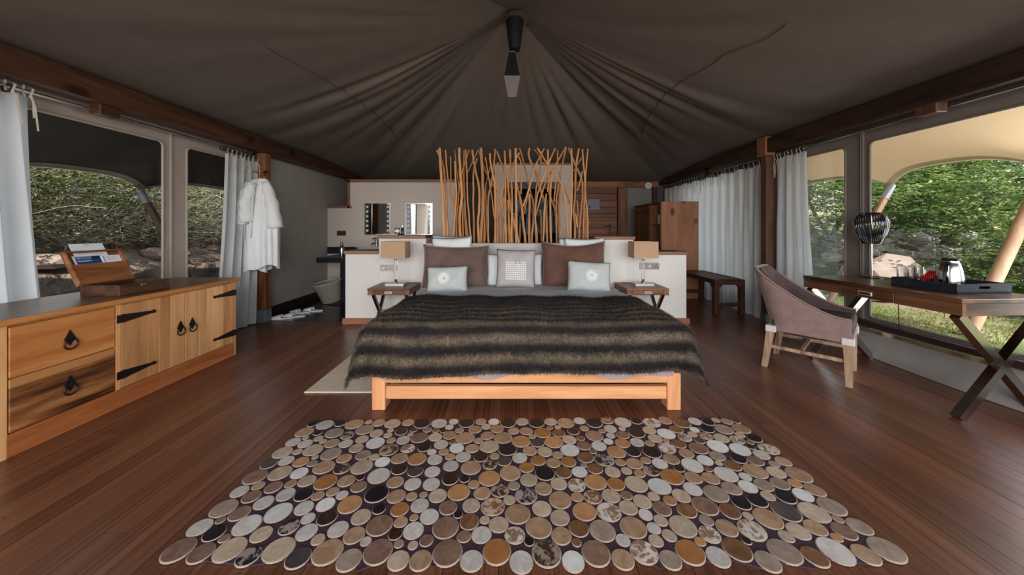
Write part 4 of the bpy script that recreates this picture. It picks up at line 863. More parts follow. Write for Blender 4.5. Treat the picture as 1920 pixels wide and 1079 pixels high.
# ---------------------------------------------------------------- hide rug: every disc measured, laid on purple felt
CR = {'A': (540, 780, 8.727), 'B': (740, 780, 8.727), 'C': (940, 780, 8.727), 'D': (1140, 780, 8.727), 'E': (1320, 780, 8.727), 'F': (430, 860, 8.727), 'G': (630, 860, 8.727), 'H': (830, 860, 8.727),
      'I': (1030, 860, 8.727), 'J': (1230, 860, 8.727), 'K': (1400, 860, 8.727), 'L': (290, 940, 7.385), 'M': (530, 940, 7.385), 'N': (770, 940, 7.385), 'O': (1010, 940, 7.385), 'P': (1250, 940, 7.385), 'Q': (1450, 940, 7.385), 'Z': (300, 760, 2.743)}
DISC = {
'Z': '632,252,62,c',
'A': '405,160,95,k 595,170,155,w 858,145,110,d 1088,160,165,t 1320,122,70,c 1482,137,120,t 1710,150,150,c 272,290,165,t 485,305,85,d 755,303,170,g 970,343,130,m 1250,245,165,g 1448,308,130,c 1678,260,65,c 1633,340,90,c 285,380,65,c 100,455,145,w 270,480,140,w 498,395,95,c 575,440,75,c 712,473,150,t 945,478,140,w 1212,408,130,c 1430,468,190,W 1688,423,95,t 1650,580,200,m 150,612,105,c 410,585,200,c 445,700,75,c 705,648,210,g 1115,553,150,c 1230,668,165,g 1410,700,115,c 918,722,160,t 1547,780,170,W 210,780,170,o 395,805,115,g',
'B': '218,130,115,t 450,150,160,k 728,145,150,w 965,117,95,w 1178,145,145,k 1415,120,105,t 1625,125,110,W 1860,142,150,d 108,283,125,d 310,255,75,m 535,250,90,p 675,262,75,b 797,275,60,d 895,207,85,w 1060,262,90,g 1325,248,130,t 1495,205,95,c 1663,237,130,t 257,325,60,t 418,380,175,p 145,420,140,w 685,368,140,c 917,352,140,t 1160,380,195,t 1515,350,135,t 1368,440,100,t 1775,378,190,t 943,458,70,b 215,560,150,y 483,543,145,k 760,495,150,w 610,620,105,w 805,612,115,t 1015,553,160,W 1270,558,150,t 1550,513,205,c 1820,577,200,k 85,722,185,t 358,732,210,o 657,740,170,w 903,692,115,t 1120,698,170,w 1418,690,165,d 1635,683,110,t 1795,768,165,e',
'C': '347,120,120,c 587,138,150,k 815,122,120,c 1055,135,160,t 1285,112,115,w 1532,128,155,k 1757,112,120,r 197,273,115,t 408,273,130,t 675,302,170,O 795,215,65,p 932,208,65,c 938,308,130,b 1180,275,125,d 1358,227,90,t 1650,272,70,t 1775,237,125,w 1788,345,95,w 505,360,75,g 318,445,195,o 592,465,145,e 858,463,195,o 1112,417,145,c 1298,388,90,b 1525,348,175,t 1755,443,105,W 1358,513,150,p 1610,523,160,W 467,600,155,t 718,615,165,c 1128,597,205,W 1500,607,85,p 920,663,120,t 288,703,170,w 602,757,170,O 855,790,165,t 1100,777,175,O 1393,712,180,b 1683,725,220,n 1350,825,80,g 1855,600,200,o',
'D': '258,140,160,w 482,120,115,k 725,127,160,y 945,120,125,t 1188,133,160,b 1408,122,120,w 1608,122,115,k 1758,103,80,c 237,240,70,w 478,300,165,d 675,250,130,c 952,315,175,W 1120,242,130,b 1398,248,95,W 1622,238,130,k 235,333,135,p 768,392,140,c 1258,375,140,y 1397,335,95,c 1600,352,130,r 213,463,155,o 475,458,145,w 683,472,100,t 955,432,65,t 1155,483,150,b 965,550,185,y 1498,560,195,p 1523,425,110,e 150,605,200,o 410,618,160,k 718,625,200,k 1283,643,160,t 1040,738,180,t 1580,757,175,W 205,785,120,t 422,805,190,t 622,760,120,t 1815,690,165,g 1790,525,210,W',
'E': '190,103,80,c 358,112,105,t 510,110,75,e 310,235,165,g 602,237,160,t 585,330,95,c 288,388,150,c 535,413,140,y 828,402,140,k 757,455,75,p 748,535,95,d 235,525,210,W 582,577,210,W 1027,578,200,y 925,670,165,w 245,685,165,g 570,727,165,k 865,768,170,p 1292,777,165,t 1155,815,115,g 242,800,85,c',
'F': '640,123,170,e 933,62,160,w 1170,85,170,o 1357,108,110,g 1545,170,235,t 435,335,255,p 825,267,250,c 1145,270,195,W 465,475,150,t 1000,450,140,t 1268,395,205,c 1572,415,265,O 722,500,205,p 170,570,205,w 365,645,220,p 562,755,240,w 925,613,225,w 1215,627,225,k 1450,640,160,t 1692,573,160,t 1575,785,240,W',
'G': '420,165,245,c 100,195,185,m 760,85,170,w 1035,205,185,d 1300,240,180,e 1578,243,185,w 168,395,205,t 400,343,95,k 370,490,195,p 700,312,265,w 968,415,205,t 1255,447,210,w 1560,447,215,w 1870,370,200,d 667,615,300,k 983,650,235,t 1237,650,150,t 1432,620,105,t 1665,640,235,c 100,628,155,w 225,785,311,o 1370,801,243,w',
'H': '133,148,180,w 465,175,235,t 770,130,165,m 1015,75,165,e 130,365,200,d 360,362,130,k 515,450,145,t 770,360,265,o 1095,270,255,t 1370,172,175,O 1408,378,215,c 1672,272,240,k 270,580,285,o 648,597,220,t 942,562,230,m 1165,475,150,g 1665,520,220,t 1375,635,290,n 1103,712,165,c',
'I': '245,262,195,b 505,248,185,W 565,130,90,g 750,195,180,b 1165,87,125,t 1383,103,185,t 1585,62,120,t 1030,240,185,c 1262,227,130,c 1485,283,135,o 1680,235,185,m 1810,125,175,W 185,455,210,c 475,462,225,y 775,430,275,o 1103,455,220,O 1415,450,275,c 1750,470,280,W 185,710,300,t 458,655,165,t 717,665,240,r 1030,655,240,c 1262,643,160,p 1523,740,240,c 1698,643,155,c',
'J': '585,148,240,W 392,205,130,d 855,205,90,b 1025,98,85,c 1270,158,185,b 1135,280,260,w 1637,240,255,t 1462,330,145,w 625,353,205,t 895,350,200,t 282,355,275,O 620,543,230,w 415,628,230,c 238,718,170,o 990,600,300,g 1225,523,230,g 1498,493,220,W 1755,465,220,g 1397,760,240,k 1680,733,245,k',
'K': '455,120,120,g 478,255,205,c 803,297,270,t 272,465,215,g 540,440,215,g 795,430,155,o 1105,548,225,t 368,650,170,c 647,665,245,k 925,628,235,W',
'L': '955,130,270,g 1175,198,225,p 635,400,260,w 910,292,110,p 815,470,250,k 965,547,135,p 1280,362,310,w 1710,190,290,W 1475,490,245,c 355,710,370,p 680,742,305,p 1035,722,375,c 1330,770,300,n 1700,730,385,c',
'M': '295,122,210,w 340,273,160,w 610,265,225,d 100,385,230,n 325,465,250,w 1085,247,230,c 1333,140,150,k 1620,142,210,O 1340,368,310,p 768,425,245,w 497,572,170,c 990,510,260,t 1635,318,165,t 1818,253,105,t 1562,495,175,d 1800,440,255,w 1157,597,145,y 1608,622,130,g 1803,642,135,c 243,790,315,e 615,755,390,t 943,803,325,g 1298,765,385,p 1617,820,290,c',
'N': '265,245,225,w 520,120,210,p 838,97,207,c 1137,102,270,r 675,225,115,k 828,315,240,b 1035,305,125,c 1220,360,240,c 1485,212,295,t 1815,133,225,c 1765,395,320,t 475,400,325,p 218,575,180,p 735,530,180,p 978,517,255,w 1435,510,260,y 1640,600,140,k 165,820,300,t 525,762,400,p 858,800,310,w 1197,758,385,O 1535,797,320,w',
'O': '295,258,235,c 630,173,275,o 980,187,285,y 1250,130,215,c 1495,213,165,w 1705,125,210,p 1687,295,165,c 553,417,250,b 880,440,320,g 1320,405,325,t 1597,405,170,w 1610,577,185,c 1815,512,180,c 1168,573,185,w 313,517,260,t 525,607,130,b 90,755,400,m 460,793,305,W 785,745,380,p 1140,793,300,t 1462,750,360,y 1815,797,285,g',
'P': '295,165,220,b 540,108,280,p 870,165,230,b 1110,222,115,c 1395,265,310,t 1645,178,300,e 205,370,320,c 562,300,165,g 618,505,260,y 840,400,255,t 1193,435,325,y 465,572,140,o 1108,580,120,k 345,742,375,O 695,770,300,w 1003,712,355,b 1362,762,305,g 1643,710,385,g 1672,518,180,c 1790,455,260,c',
'Q': '805,104,272,g 555,180,305,c 855,262,120,t 1135,378,255,g 560,385,245,t 985,458,260,p 360,460,270,c 195,518,180,c 872,540,135,o 520,735,300,b 805,710,400,w 1180,735,305,t 1460,700,390,g'}
discs = []
for key in CR:
    if key not in DISC: continue
    ox, oy, s = CR[key]
    for e in DISC[key].split():
        x, y, h, c = e.split(','); px, py, hh = ox+float(x)/s, oy+float(y)/s, float(h)/s
        v0, v1 = py-hh/2-HY, py+hh/2-HY; Y0, Y1 = F*EYE/v1, F*EYE/v0
        r = (Y1-Y0)/2; Y = (Y0+Y1)/2; X = (px-CX)*(F*EYE/(py-HY))/F
        if any(math.hypot(X-d[0], Y-d[1]) < 0.62*max(r, d[2]) for d in discs): continue
        discs.append([X, Y, r, c, (py-HY)])
# ease discs that touch so that none overlap
D = np.array([d[:3] for d in discs])
for it in range(80):
    for i in range(len(D)):
        dx = D[:, 0]-D[i, 0]; dy = D[:, 1]-D[i, 1]; dd = np.hypot(dx, dy); dd[i] = 9
        for j in np.nonzero(dd < D[:, 2]+D[i, 2]+0.0005)[0]:
            ov = (D[j, 2]+D[i, 2]+0.0005-dd[j]); ux, uy = dx[j]/dd[j], dy[j]/dd[j]
            D[i, 0] -= ux*ov*0.3; D[i, 1] -= uy*ov*0.3; D[j, 0] += ux*ov*0.3; D[j, 1] += uy*ov*0.3
            if it > 40: D[i, 2] -= ov*0.1; D[j, 2] -= ov*0.1
for i, d in enumerate(discs): d[:3] = D[i]
def hide(name, a, b_, p0=0.35, p1=0.65, scale=7, rough=0.5, patch=None):
    m, nt, b = nodes_of(name); setv(b, rough, 0, 0.35); v = coords(nt, (1, 1, 1), True)
    h = noise(nt, v, 1.1, 4, 0.6, 0.8); col = ramp(nt, h, [(p0, a), (p1, b_)])
    if patch:
        k = noise(nt, v, 1.3, 4, 0.6, 0.8); mk = ramp(nt, k, [(0.47, (0, 0, 0)), (0.55, (1, 1, 1))])
        mm = nt.nodes.new('ShaderNodeMix'); mm.data_type = 'RGBA'; nt.links.new(mk, mm.inputs[0]); nt.links.new(col, mm.inputs[6]); mm.inputs[7].default_value = (*patch, 1); col = mm.outputs[2]
    nt.links.new(vary(nt, col, 0.13), b.inputs['Base Color']); bump(nt, b, noise(nt, v, 14, 3), 0.15, 0.002); return m
HM = {'W': hide('hide_white', (0.60, 0.60, 0.57), (0.72, 0.73, 0.71)), 'w': hide('hide_offwhite', (0.46, 0.42, 0.39), (0.60, 0.57, 0.54)), 'c': hide('hide_cream', (0.40, 0.305, 0.215), (0.53, 0.43, 0.325)),
      't': hide('hide_tan', (0.31, 0.185, 0.105), (0.44, 0.295, 0.185)), 'o': hide('hide_honey', (0.38, 0.185, 0.07), (0.48, 0.265, 0.12)), 'O': hide('hide_ginger', (0.28, 0.115, 0.035), (0.37, 0.165, 0.055)),
      'b': hide('hide_brown', (0.14, 0.062, 0.026), (0.22, 0.11, 0.055)), 'p': hide('hide_dusky', (0.17, 0.095, 0.065), (0.26, 0.16, 0.115)), 'g': hide('hide_taupe', (0.24, 0.18, 0.14), (0.35, 0.275, 0.22)),
      'd': hide('hide_dark_brown', (0.018, 0.010, 0.007), (0.045, 0.024, 0.016)), 'e': hide('hide_slate', (0.055, 0.042, 0.042), (0.09, 0.07, 0.068)), 'k': hide('hide_black', (0.006, 0.006, 0.009), (0.016, 0.014, 0.020)),
      'n': hide('hide_black_patched', (0.008, 0.009, 0.015), (0.02, 0.02, 0.03), patch=(0.33, 0.27, 0.24)), 'm': hide('hide_dark_mottled', (0.03, 0.018, 0.013), (0.06, 0.038, 0.028), patch=(0.34, 0.25, 0.195)),
      'r': hide('hide_red_mottled', (0.18, 0.075, 0.036), (0.26, 0.12, 0.06), patch=(0.48, 0.36, 0.27)), 'y': hide('hide_light_mottled', (0.52, 0.45, 0.38), (0.64, 0.59, 0.53), patch=(0.24, 0.14, 0.085))}
rim_m = mat('hide_rim', (0.40, 0.31, 0.25), 0.7, 0, 0.1, 60, 0.2, 150)
rug = thing('hide_disc_rug', 'large rug of round cowhide discs sewn on purple felt before the bed', 'rug', (0.06, 1.66, 0))
bm = NB(); bx = [d[0] for d in discs]; outline = []
Dk = [(d[0], d[1], d[2]) for d in discs]
for k in range(160):
    a = 2*math.pi*k/160; c0 = (0.06, 1.66); best = 0
    ca, sa = math.cos(a), math.sin(a)
    for (x, y, r) in Dk:
        along = (x-c0[0])*ca+(y-c0[1])*sa; off = abs(-(x-c0[0])*sa+(y-c0[1])*ca)
        if off < 0.06: best = max(best, along-0.012)
    outline.append((c0[0]+ca*best, c0[1]+sa*best))
prism(bm, outline, 'Z', 0.001, 0.006); obj('felt_backing', bm, M['felt'], rug)
NSEG = 20; bm = NB()
r0 = [bm.verts.new((math.cos(2*math.pi*k/NSEG), math.sin(2*math.pi*k/NSEG), 0)) for k in range(NSEG)]
r1 = [bm.verts.new((math.cos(2*math.pi*k/NSEG), math.sin(2*math.pi*k/NSEG), 0.0035)) for k in range(NSEG)]
r2 = [bm.verts.new((0.935*math.cos(2*math.pi*k/NSEG), 0.935*math.sin(2*math.pi*k/NSEG), 0.0052)) for k in range(NSEG)]
for k in range(NSEG):
    for A_, B_ in ((r0, r1), (r1, r2)):
        f = bm.faces.new((A_[k], A_[(k+1) % NSEG], B_[(k+1) % NSEG], B_[k])); f.material_index = 0
f = bm.faces.new(r2); f.material_index = 1
dme = bpy.data.meshes.new('hide_disc'); bm.to_mesh(dme); bm.free(); dme.materials.append(rim_m); dme.materials.append(HM['t'])
order = sorted(range(len(discs)), key=lambda i: -discs[i][2]*discs[i][4]); rest = []
dr = random.Random(3)
for n_, i in enumerate(order):
    x, y, r, c, _ = discs[i]
    if n_ >= 296: rest.append(i); continue
    o = link('hide_disc', dme, None, rug); o.location = (x, y, 0.004); k = dr.uniform(0.97, 1.03)
    o.scale = (r*k, r/k, 1); o.rotation_euler = (0, 0, dr.uniform(0, 6.28))
    o.material_slots[1].link = 'OBJECT'; o.material_slots[1].material = HM[c]
if rest:
    bm = NB(); mats = [rim_m]+[HM[k] for k in HM]; idx = {k: i+1 for i, k in enumerate(HM)}
    for i in rest:
        x, y, r, c, _ = discs[i]
        q0 = [bm.verts.new((x+r*math.cos(2*math.pi*k/12), y+r*math.sin(2*math.pi*k/12), 0.004)) for k in range(12)]
        q1 = [bm.verts.new((v.co.x, v.co.y, 0.0078)) for v in q0]; q2 = [bm.verts.new((x+(v.co.x-x)*0.9, y+(v.co.y-y)*0.9, 0.009)) for v in q0]
        for k in range(12):
            bm.faces.new((q0[k], q0[(k+1) % 12], q1[(k+1) % 12], q1[k])); bm.faces.new((q1[k], q1[(k+1) % 12], q2[(k+1) % 12], q2[k]))
        bm.faces.new(q2).material_index = idx[c]
    obj('small_hide_discs', bm, mats, rug, kind='stuff')

# ---------------------------------------------------------------- sideboard and what stands on it
SX = -2.62                                                      # front plane
t = thing('sideboard', 'honey wooden sideboard with two drawers and two strap-hinged doors', 'sideboard', (-2.9, 2.5, 0))
bm = NB(); box(bm, -3.20, -2.60, 1.70, 3.265, 0.695, 0.728, 0.004); obj('top_board', bm, M['side_top'], t)
bm = NB(); box(bm, -2.606, -2.592, 1.70, 3.265, 0.697, 0.727, 0.003); obj('edge_strip', bm, M['side'], t)
bm = NB(); box(bm, -3.18, SX-0.012, 1.745, 3.235, 0.02, 0.695); obj('body', bm, M['side'], t)
bm = NB(); box(bm, -2.64, SX+0.006, 1.765, 3.215, 0.0, 0.122, 0.003); obj('plinth', bm, M['side_pl'], t)
for y0, y1 in ((1.735, 1.772), (2.258, 2.287), (3.192, 3.243)):
    bm = NB(); box(bm, -2.66, SX+0.004, y0, y1, 0.0 if y0 != 2.258 else 0.122, 0.695, 0.002); obj('stile', bm, M['side_z'], t)
bm = NB(); box(bm, -2.66, SX+0.002, 1.772, 3.192, 0.684, 0.695); obj('top_rail', bm, M['side'], t)
def ring_pull(parent, y, z):
    bm = NB(); prism(bm, [(y-0.026, z), (y, z-0.04), (y+0.026, z), (y, z+0.052)], 'X', SX+0.004, SX+0.010); tube(bm, [(SX+0.008, y, z), (SX+0.02, y, z)], 0.008, 8); torus(bm, (SX+0.015, y, z-0.03), 0.031, 0.0045, 'X', 20, 6); obj('ring_pull', bm, M['iron'], parent, smooth=30)
for z0, z1, mm, y, z in ((0.415, 0.680, M['side'], 2.02, 0.545), (0.128, 0.408, M['side_dk'], 2.02, 0.275)):
    bm = NB(); box(bm, -3.1, SX+0.005, 1.777, 2.253, z0, z1, 0.003); d = obj('drawer', bm, mm, t, None if mm is M['side'] else 'dark streaked drawer front'); ring_pull(d, y, z)
def strap(parent, y0, y1, z0):
    d = 1 if y1 > y0 else -1; L = abs(y1-y0)
    bm = NB(); pts = [(y0, z0-0.026), (y0+d*0.03, z0-0.026), (y0+d*0.034, z0-0.030), (y0+d*0.05, z0-0.026), (y0+d*(L-0.02), z0-0.008), (y0+d*(L-0.02), z0+0.008), (y0+d*0.05, z0+0.026), (y0+d*0.034, z0+0.030), (y0+d*0.03, z0+0.026), (y0, z0+0.026)]
    prism(bm, pts, 'X', SX+0.004, SX+0.010)
    lathe(bm, [(0.014, 0), (0.012, 0.008)], (0, 0, 0), 12)
    lastv = bm.verts[:][-24:]; bmesh.ops.transform(bm, matrix=Matrix.Translation((SX+0.004, y0+d*(L-0.013), z0)) @ Matrix.Rotation(math.pi/2, 4, 'Y'), verts=lastv)
    obj('strap_hinge', bm, M['iron'], parent)
for k, (ya, yb, hy, hd, py) in enumerate(((2.290, 2.733, 2.262, 1, 2.695), (2.738, 3.190, 3.238, -1, 2.795))):
    bm = NB(); box(bm, -2.66, SX-0.008, ya, yb, 0.126, 0.682); d = obj('door', bm, M['side_z'], t)
    cuts = [ya, ya+0.17, ya+0.245, ya+0.33, yb] if k == 0 else [ya, ya+0.12, ya+0.20, ya+0.30, ya+0.36, yb]
    for a, b in zip(cuts[:-1], cuts[1:]):
        bm = NB(); box(bm, SX-0.009, SX+0.004, a+0.0006, b-0.0006, 0.126, 0.682, 0.0018); obj('plank', bm, M['side_z'], d)
    for z in (0.215, 0.592): strap(d, hy, hy+hd*0.245, z)
    ring_pull(d, py, 0.415)
# open wooden box with papers in its lid
t = thing('stationery_box', 'open wooden stationery box on the sideboard with papers in its lid', 'box', (-2.85, 2.54, 0.728))
ZB = 0.729; x0, x1, y0, y1 = -2.99, -2.715, 2.365, 2.71
bm = NB()
box(bm, x0, x1, y0, y0+0.014, ZB, ZB+0.072, 0.001); box(bm, x0, x1, y1-0.014, y1, ZB, ZB+0.072, 0.001); box(bm, x0, x0+0.014, y0+0.014, y1-0.014, ZB, ZB+0.072, 0.001); box(bm, x1-0.014, x1, y0+0.014, y1-0.014, ZB, ZB+0.072, 0.001)
box(bm, x0+0.014, x1-0.014, y0+0.014, y1-0.014, ZB, ZB+0.01); obj('box_body', bm, M['box_dk'], t)
bm = NB(); box(bm, x1, x1+0.004, 2.50, 2.535, ZB+0.05, ZB+0.066, 0.001); obj('clasp', bm, M['chrome'], t)
LM = Matrix.Translation((x0+0.005, 0, ZB+0.074)) @ Matrix.Rotation(math.radians(-27), 4, 'Y')       # lid: local z runs up the lid, x is its inner face
bm = NB(); box(bm, -0.034, -0.024, y0, y1, 0, 0.262, 0.001, LM); box(bm, -0.024, 0.0, y0, y0+0.013, 0, 0.262, 0.001, LM); box(bm, -0.024, 0.0, y1-0.013, y1, 0, 0.262, 0.001, LM); box(bm, -0.024, 0.0, y0+0.013, y1-0.013, 0.25, 0.262, 0.001, LM); box(bm, -0.024, 0.0, y0+0.013, y1-0.013, 0.0, 0.012, 0.001, LM); lid = obj('lid', bm, M['boxw'], t)
bm = NB(); box(bm, -0.010, -0.002, y0+0.013, y1-0.013, 0.012, 0.158, 0.001, LM); obj('pocket_board', bm, M['boxw'], lid)
def leaf_paper(name, label, cat, ya, yb, za, zb, x, m):
    t = thing(name, label, cat, tuple(LM @ Vector((x, (ya+yb)/2, zb))))
    bm = NB(); box(bm, x-0.0012, x+0.0012, ya, yb, za, zb, 0, LM); obj('page', bm, m, t); return t
pp = leaf_paper('letter_sheet', 'white letter sheet rising highest from the box lid', 'paper', 2.425, 2.625, 0.12, 0.325, -0.019, M['paper'])
bm = NB()
for ya, yb, z in ((2.505, 2.545, 0.309), (2.515, 2.535, 0.317), (2.45, 2.52, 0.246), (2.45, 2.60, 0.238)): box(bm, -0.0176, -0.0172, ya, yb, z, z+0.0025, 0, LM)
obj('print_lines', bm, M['ink'], pp)
pb = leaf_paper('blue_brochure', 'white brochure with a blue cover, tucked in the box lid', 'brochure', 2.405, 2.575, 0.06, 0.228, -0.0155, M['paper'])
bm = NB(); box(bm, -0.0142, -0.0136, 2.418, 2.565, 0.10, 0.205, 0, LM); bp = obj('blue_cover', bm, M['blue_card'], pb)
bm = NB(); box(bm, -0.0136, -0.0132, 2.418, 2.51, 0.198, 0.222, 0, LM); obj('pale_band', bm, M['blue_pale'], pb)
bm = NB(); box(bm, -0.0136, -0.0132, 2.512, 2.565, 0.196, 0.222, 0, LM); obj('photo', bm, M['dark_photo'], pb)
bm = NB(); lathe(bm, [(0.0045, 0), (0.0045, 0.0004)], (0, 0, 0), 10); bmesh.ops.transform(bm, matrix=LM @ Matrix.Translation((-0.0132, 2.438, 0.210)) @ Matrix.Rotation(math.pi/2, 4, 'Y'), verts=bm.verts); obj('emblem', bm, M['paper'], pb)
fc = bpy.data.curves.new('lettering', 'FONT'); fc.body = 'Horse Safaris'; fc.size = 0.0155; fc.extrude = 0.0002; fc.offset = 0.0002
ft = bpy.data.objects.new('lettering', fc); C.objects.link(ft); lme = bpy.data.meshes.new_from_object(ft.evaluated_get(bpy.context.evaluated_depsgraph_get())); bpy.data.objects.remove(ft)
fo = bpy.data.objects.new('lettering', lme); C.objects.link(fo); lme.materials.clear(); lme.materials.append(M['paper']); fo.parent = pb
fo.matrix_parent_inverse = Matrix.Translation(-WORLD[pb.name])
fo.matrix_basis = LM @ Matrix.Translation((-0.0130, 2.424, 0.181)) @ Matrix(((0, 0, 1, 0), (1, 0, 0, 0), (0, 1, 0, 0), (0, 0, 0, 1)))
pw = leaf_paper('white_leaflet', 'white leaflet with a dark stripe beside the blue brochure', 'leaflet', 2.570, 2.692, 0.06, 0.218, -0.0125, M['paper'])
bm = NB(); box(bm, -0.0112, -0.0107, 2.581, 2.585, 0.165, 0.212, 0, LM); obj('dark_stripe', bm, M['blue_card'], pw)
bm = NB()
for k in range(5): box(bm, -0.0112, -0.0109, 2.60, 2.66-0.01*(k % 2), 0.175+k*0.008, 0.1765+k*0.008, 0, LM)
obj('print_lines', bm, M['ink'], pw)
# ---------------------------------------------------------------- curtains, rods, robes
def ribbon(name, pts, w, m, parent, side=(0, 1, 0)):
    bm = NB(); s = Vector(side)*w/2; prev = None
    for p in pts:
        p = Vector(p); cur = (bm.verts.new(p-s), bm.verts.new(p+s))
        if prev: bm.faces.new((prev[0], prev[1], cur[1], cur[0]))
        prev = cur
    return obj(name, bm, m, parent, smooth=180)
def curtain(label, X, sg, y0, y1, zt, zb, folds, amp, ties, seed, flare=(0, 0), top_gather=1.0, belly=0.0, slope=0.0):
    """sg: +1 hangs on the wall at -x (room lies towards +x)"""
    r = random.Random(seed); t = thing('curtain', label, 'curtain', (X, (y0+y1)/2, 0), 0, 'white sheer curtains')
    NU, NV = max(40, int(folds*14)), 26; vs = []; ph = [r.uniform(0, 6) for _ in range(4)]
    for j in range(NV+1):
        v = j/NV; a, b = y0+flare[0]*v**1.3, y1+flare[1]*v**1.3
        for i in range(NU+1):
            u = i/NU; k = 0.55+0.45*min(1, v*2.5)
            wob = 0.25*math.sin(3*u*math.pi+ph[0]+v*1.2)
            x = amp*k*(math.sin(2*math.pi*folds*u+ph[1]+wob+0.35*math.sin(2.2*v+ph[2]))+0.45*math.sin(2*math.pi*folds*1.9*u+ph[3]+v))
            y = a+(b-a)*u+0.02*math.cos(2*math.pi*folds*u+ph[1])
            x += sg*belly*math.sin(math.pi*min(1, v*1.05))
            z = zt+(zb-zt)*v+(0.012*math.sin(2*math.pi*folds*u*0.5) if j == 0 else 0)+slope*(u-0.5)*(1-v)
            if j == NV: z += 0.012*math.sin(2*math.pi*folds*u+ph[2])
            vs.append((X+x, y, max(0.006, z)))
    fs = [(j*(NU+1)+i, j*(NU+1)+i+1, (j+1)*(NU+1)+i+1, (j+1)*(NU+1)+i) for j in range(NV) for i in range(NU)]
    link('cloth', arr_mesh('cloth', vs, fs, True), M['curtain'], t)
    for k in range(ties):
        u = (k+0.5+r.uniform(-.25, .25))/ties; y = y0+(y1-y0)*u; z = zt+slope*(u-0.5); xo = X+sg*(amp+0.008)
        ribbon('tie', [(xo-sg*0.004, y, z-0.01), (xo+sg*0.012, y+0.006, z+0.05), (X, y+0.008, z+0.085), (X-sg*0.012, y+0.01, z+0.04), (X, y+0.012, z)], 0.012, M['tie'], t)
        for s in range(2):
            L = r.uniform(0.10, 0.24); dy = r.uniform(-0.04, 0.04)
            ribbon('tie', [(xo, y+0.004*s, z+0.005), (xo+sg*0.016, y+dy*0.4, z-L*0.3), (xo+sg*0.013, y+dy*0.8, z-L*0.7), (xo+sg*0.014, y+dy, z-L)], 0.011, M['tie'], t, (0, 0.95, 0.3))
    return t
curtain('white sheer curtain gathered behind the near end of the sideboard', -3.245, 1, 1.45, 2.30, 2.075, 0.02, 7, 0.045, 10, 1, (0, 0.15))
curtain('white sheer curtain hanging beside the bathrobes and the brown post', -3.22, 1, 3.83, 4.36, 2.03, 0.006, 5, 0.035, 8, 2, (-0.16, -0.03), slope=-0.02)
curtain('narrow white sheer curtain between the brown post and the desk window', 3.335, -1, 3.86, 4.31, 2.065, 0.006, 4, 0.030, 8, 3, (-0.14, 0.06))
curtain('long white sheer curtain drawn behind the slatted bench and wardrobe', 3.305, -1, 4.46, 7.38, 2.035, 0.006, 15, 0.033, 30, 4, (-0.03, 0.0))
def rod(label, X, y0, y1, z, ring_spans, steel):
    t = thing('curtain_rod', label, 'curtain rod', (X, (y0+y1)/2, z))
    bm = NB(); tube(bm, [(X, y0, z), (X, y1, z)], 0.011, 8); obj('pole', bm, M['rod'] if steel else M['ring_bk'], t, smooth=40)
    bm = NB(); torus(bm, (0, 0, 0), 0.026, 0.006, 'Y', 12, 5); rm = bpy.data.meshes.new('ring'); bm.to_mesh(rm); bm.free(); rm.materials.append(M['ring_bk'])
    for a, b, n in ring_spans:
        for k in range(n):
            o = link('ring', rm, None, t); o.location = (X, a+(b-a)*(k+.5)/n, z-0.014); o.rotation_euler = (random.uniform(-.3, .3), 0, random.uniform(-.35, .35))
    for y in (y0+0.02, y1-0.02): bm = NB(); box(bm, X-0.012, X+0.012, y-0.012, y+0.012, z, 2.16); obj('bracket', bm, M['ring_bk'], t)
rod('steel curtain rod with dark rings under the beam above the sideboard', -3.235, YF+0.1, 4.32, 2.115, [(1.45, 2.22, 12), (3.80, 4.31, 13)], True)
rod('steel curtain rod with dark rings under the beam above the desk', 3.335, YF+0.1, 4.32, 2.125, [(3.88, 4.31, 11)], True)
rod('dark curtain rod with many rings above the slatted bench', 3.305, 4.45, 7.40, 2.09, [(4.47, 7.38, 60)], False)
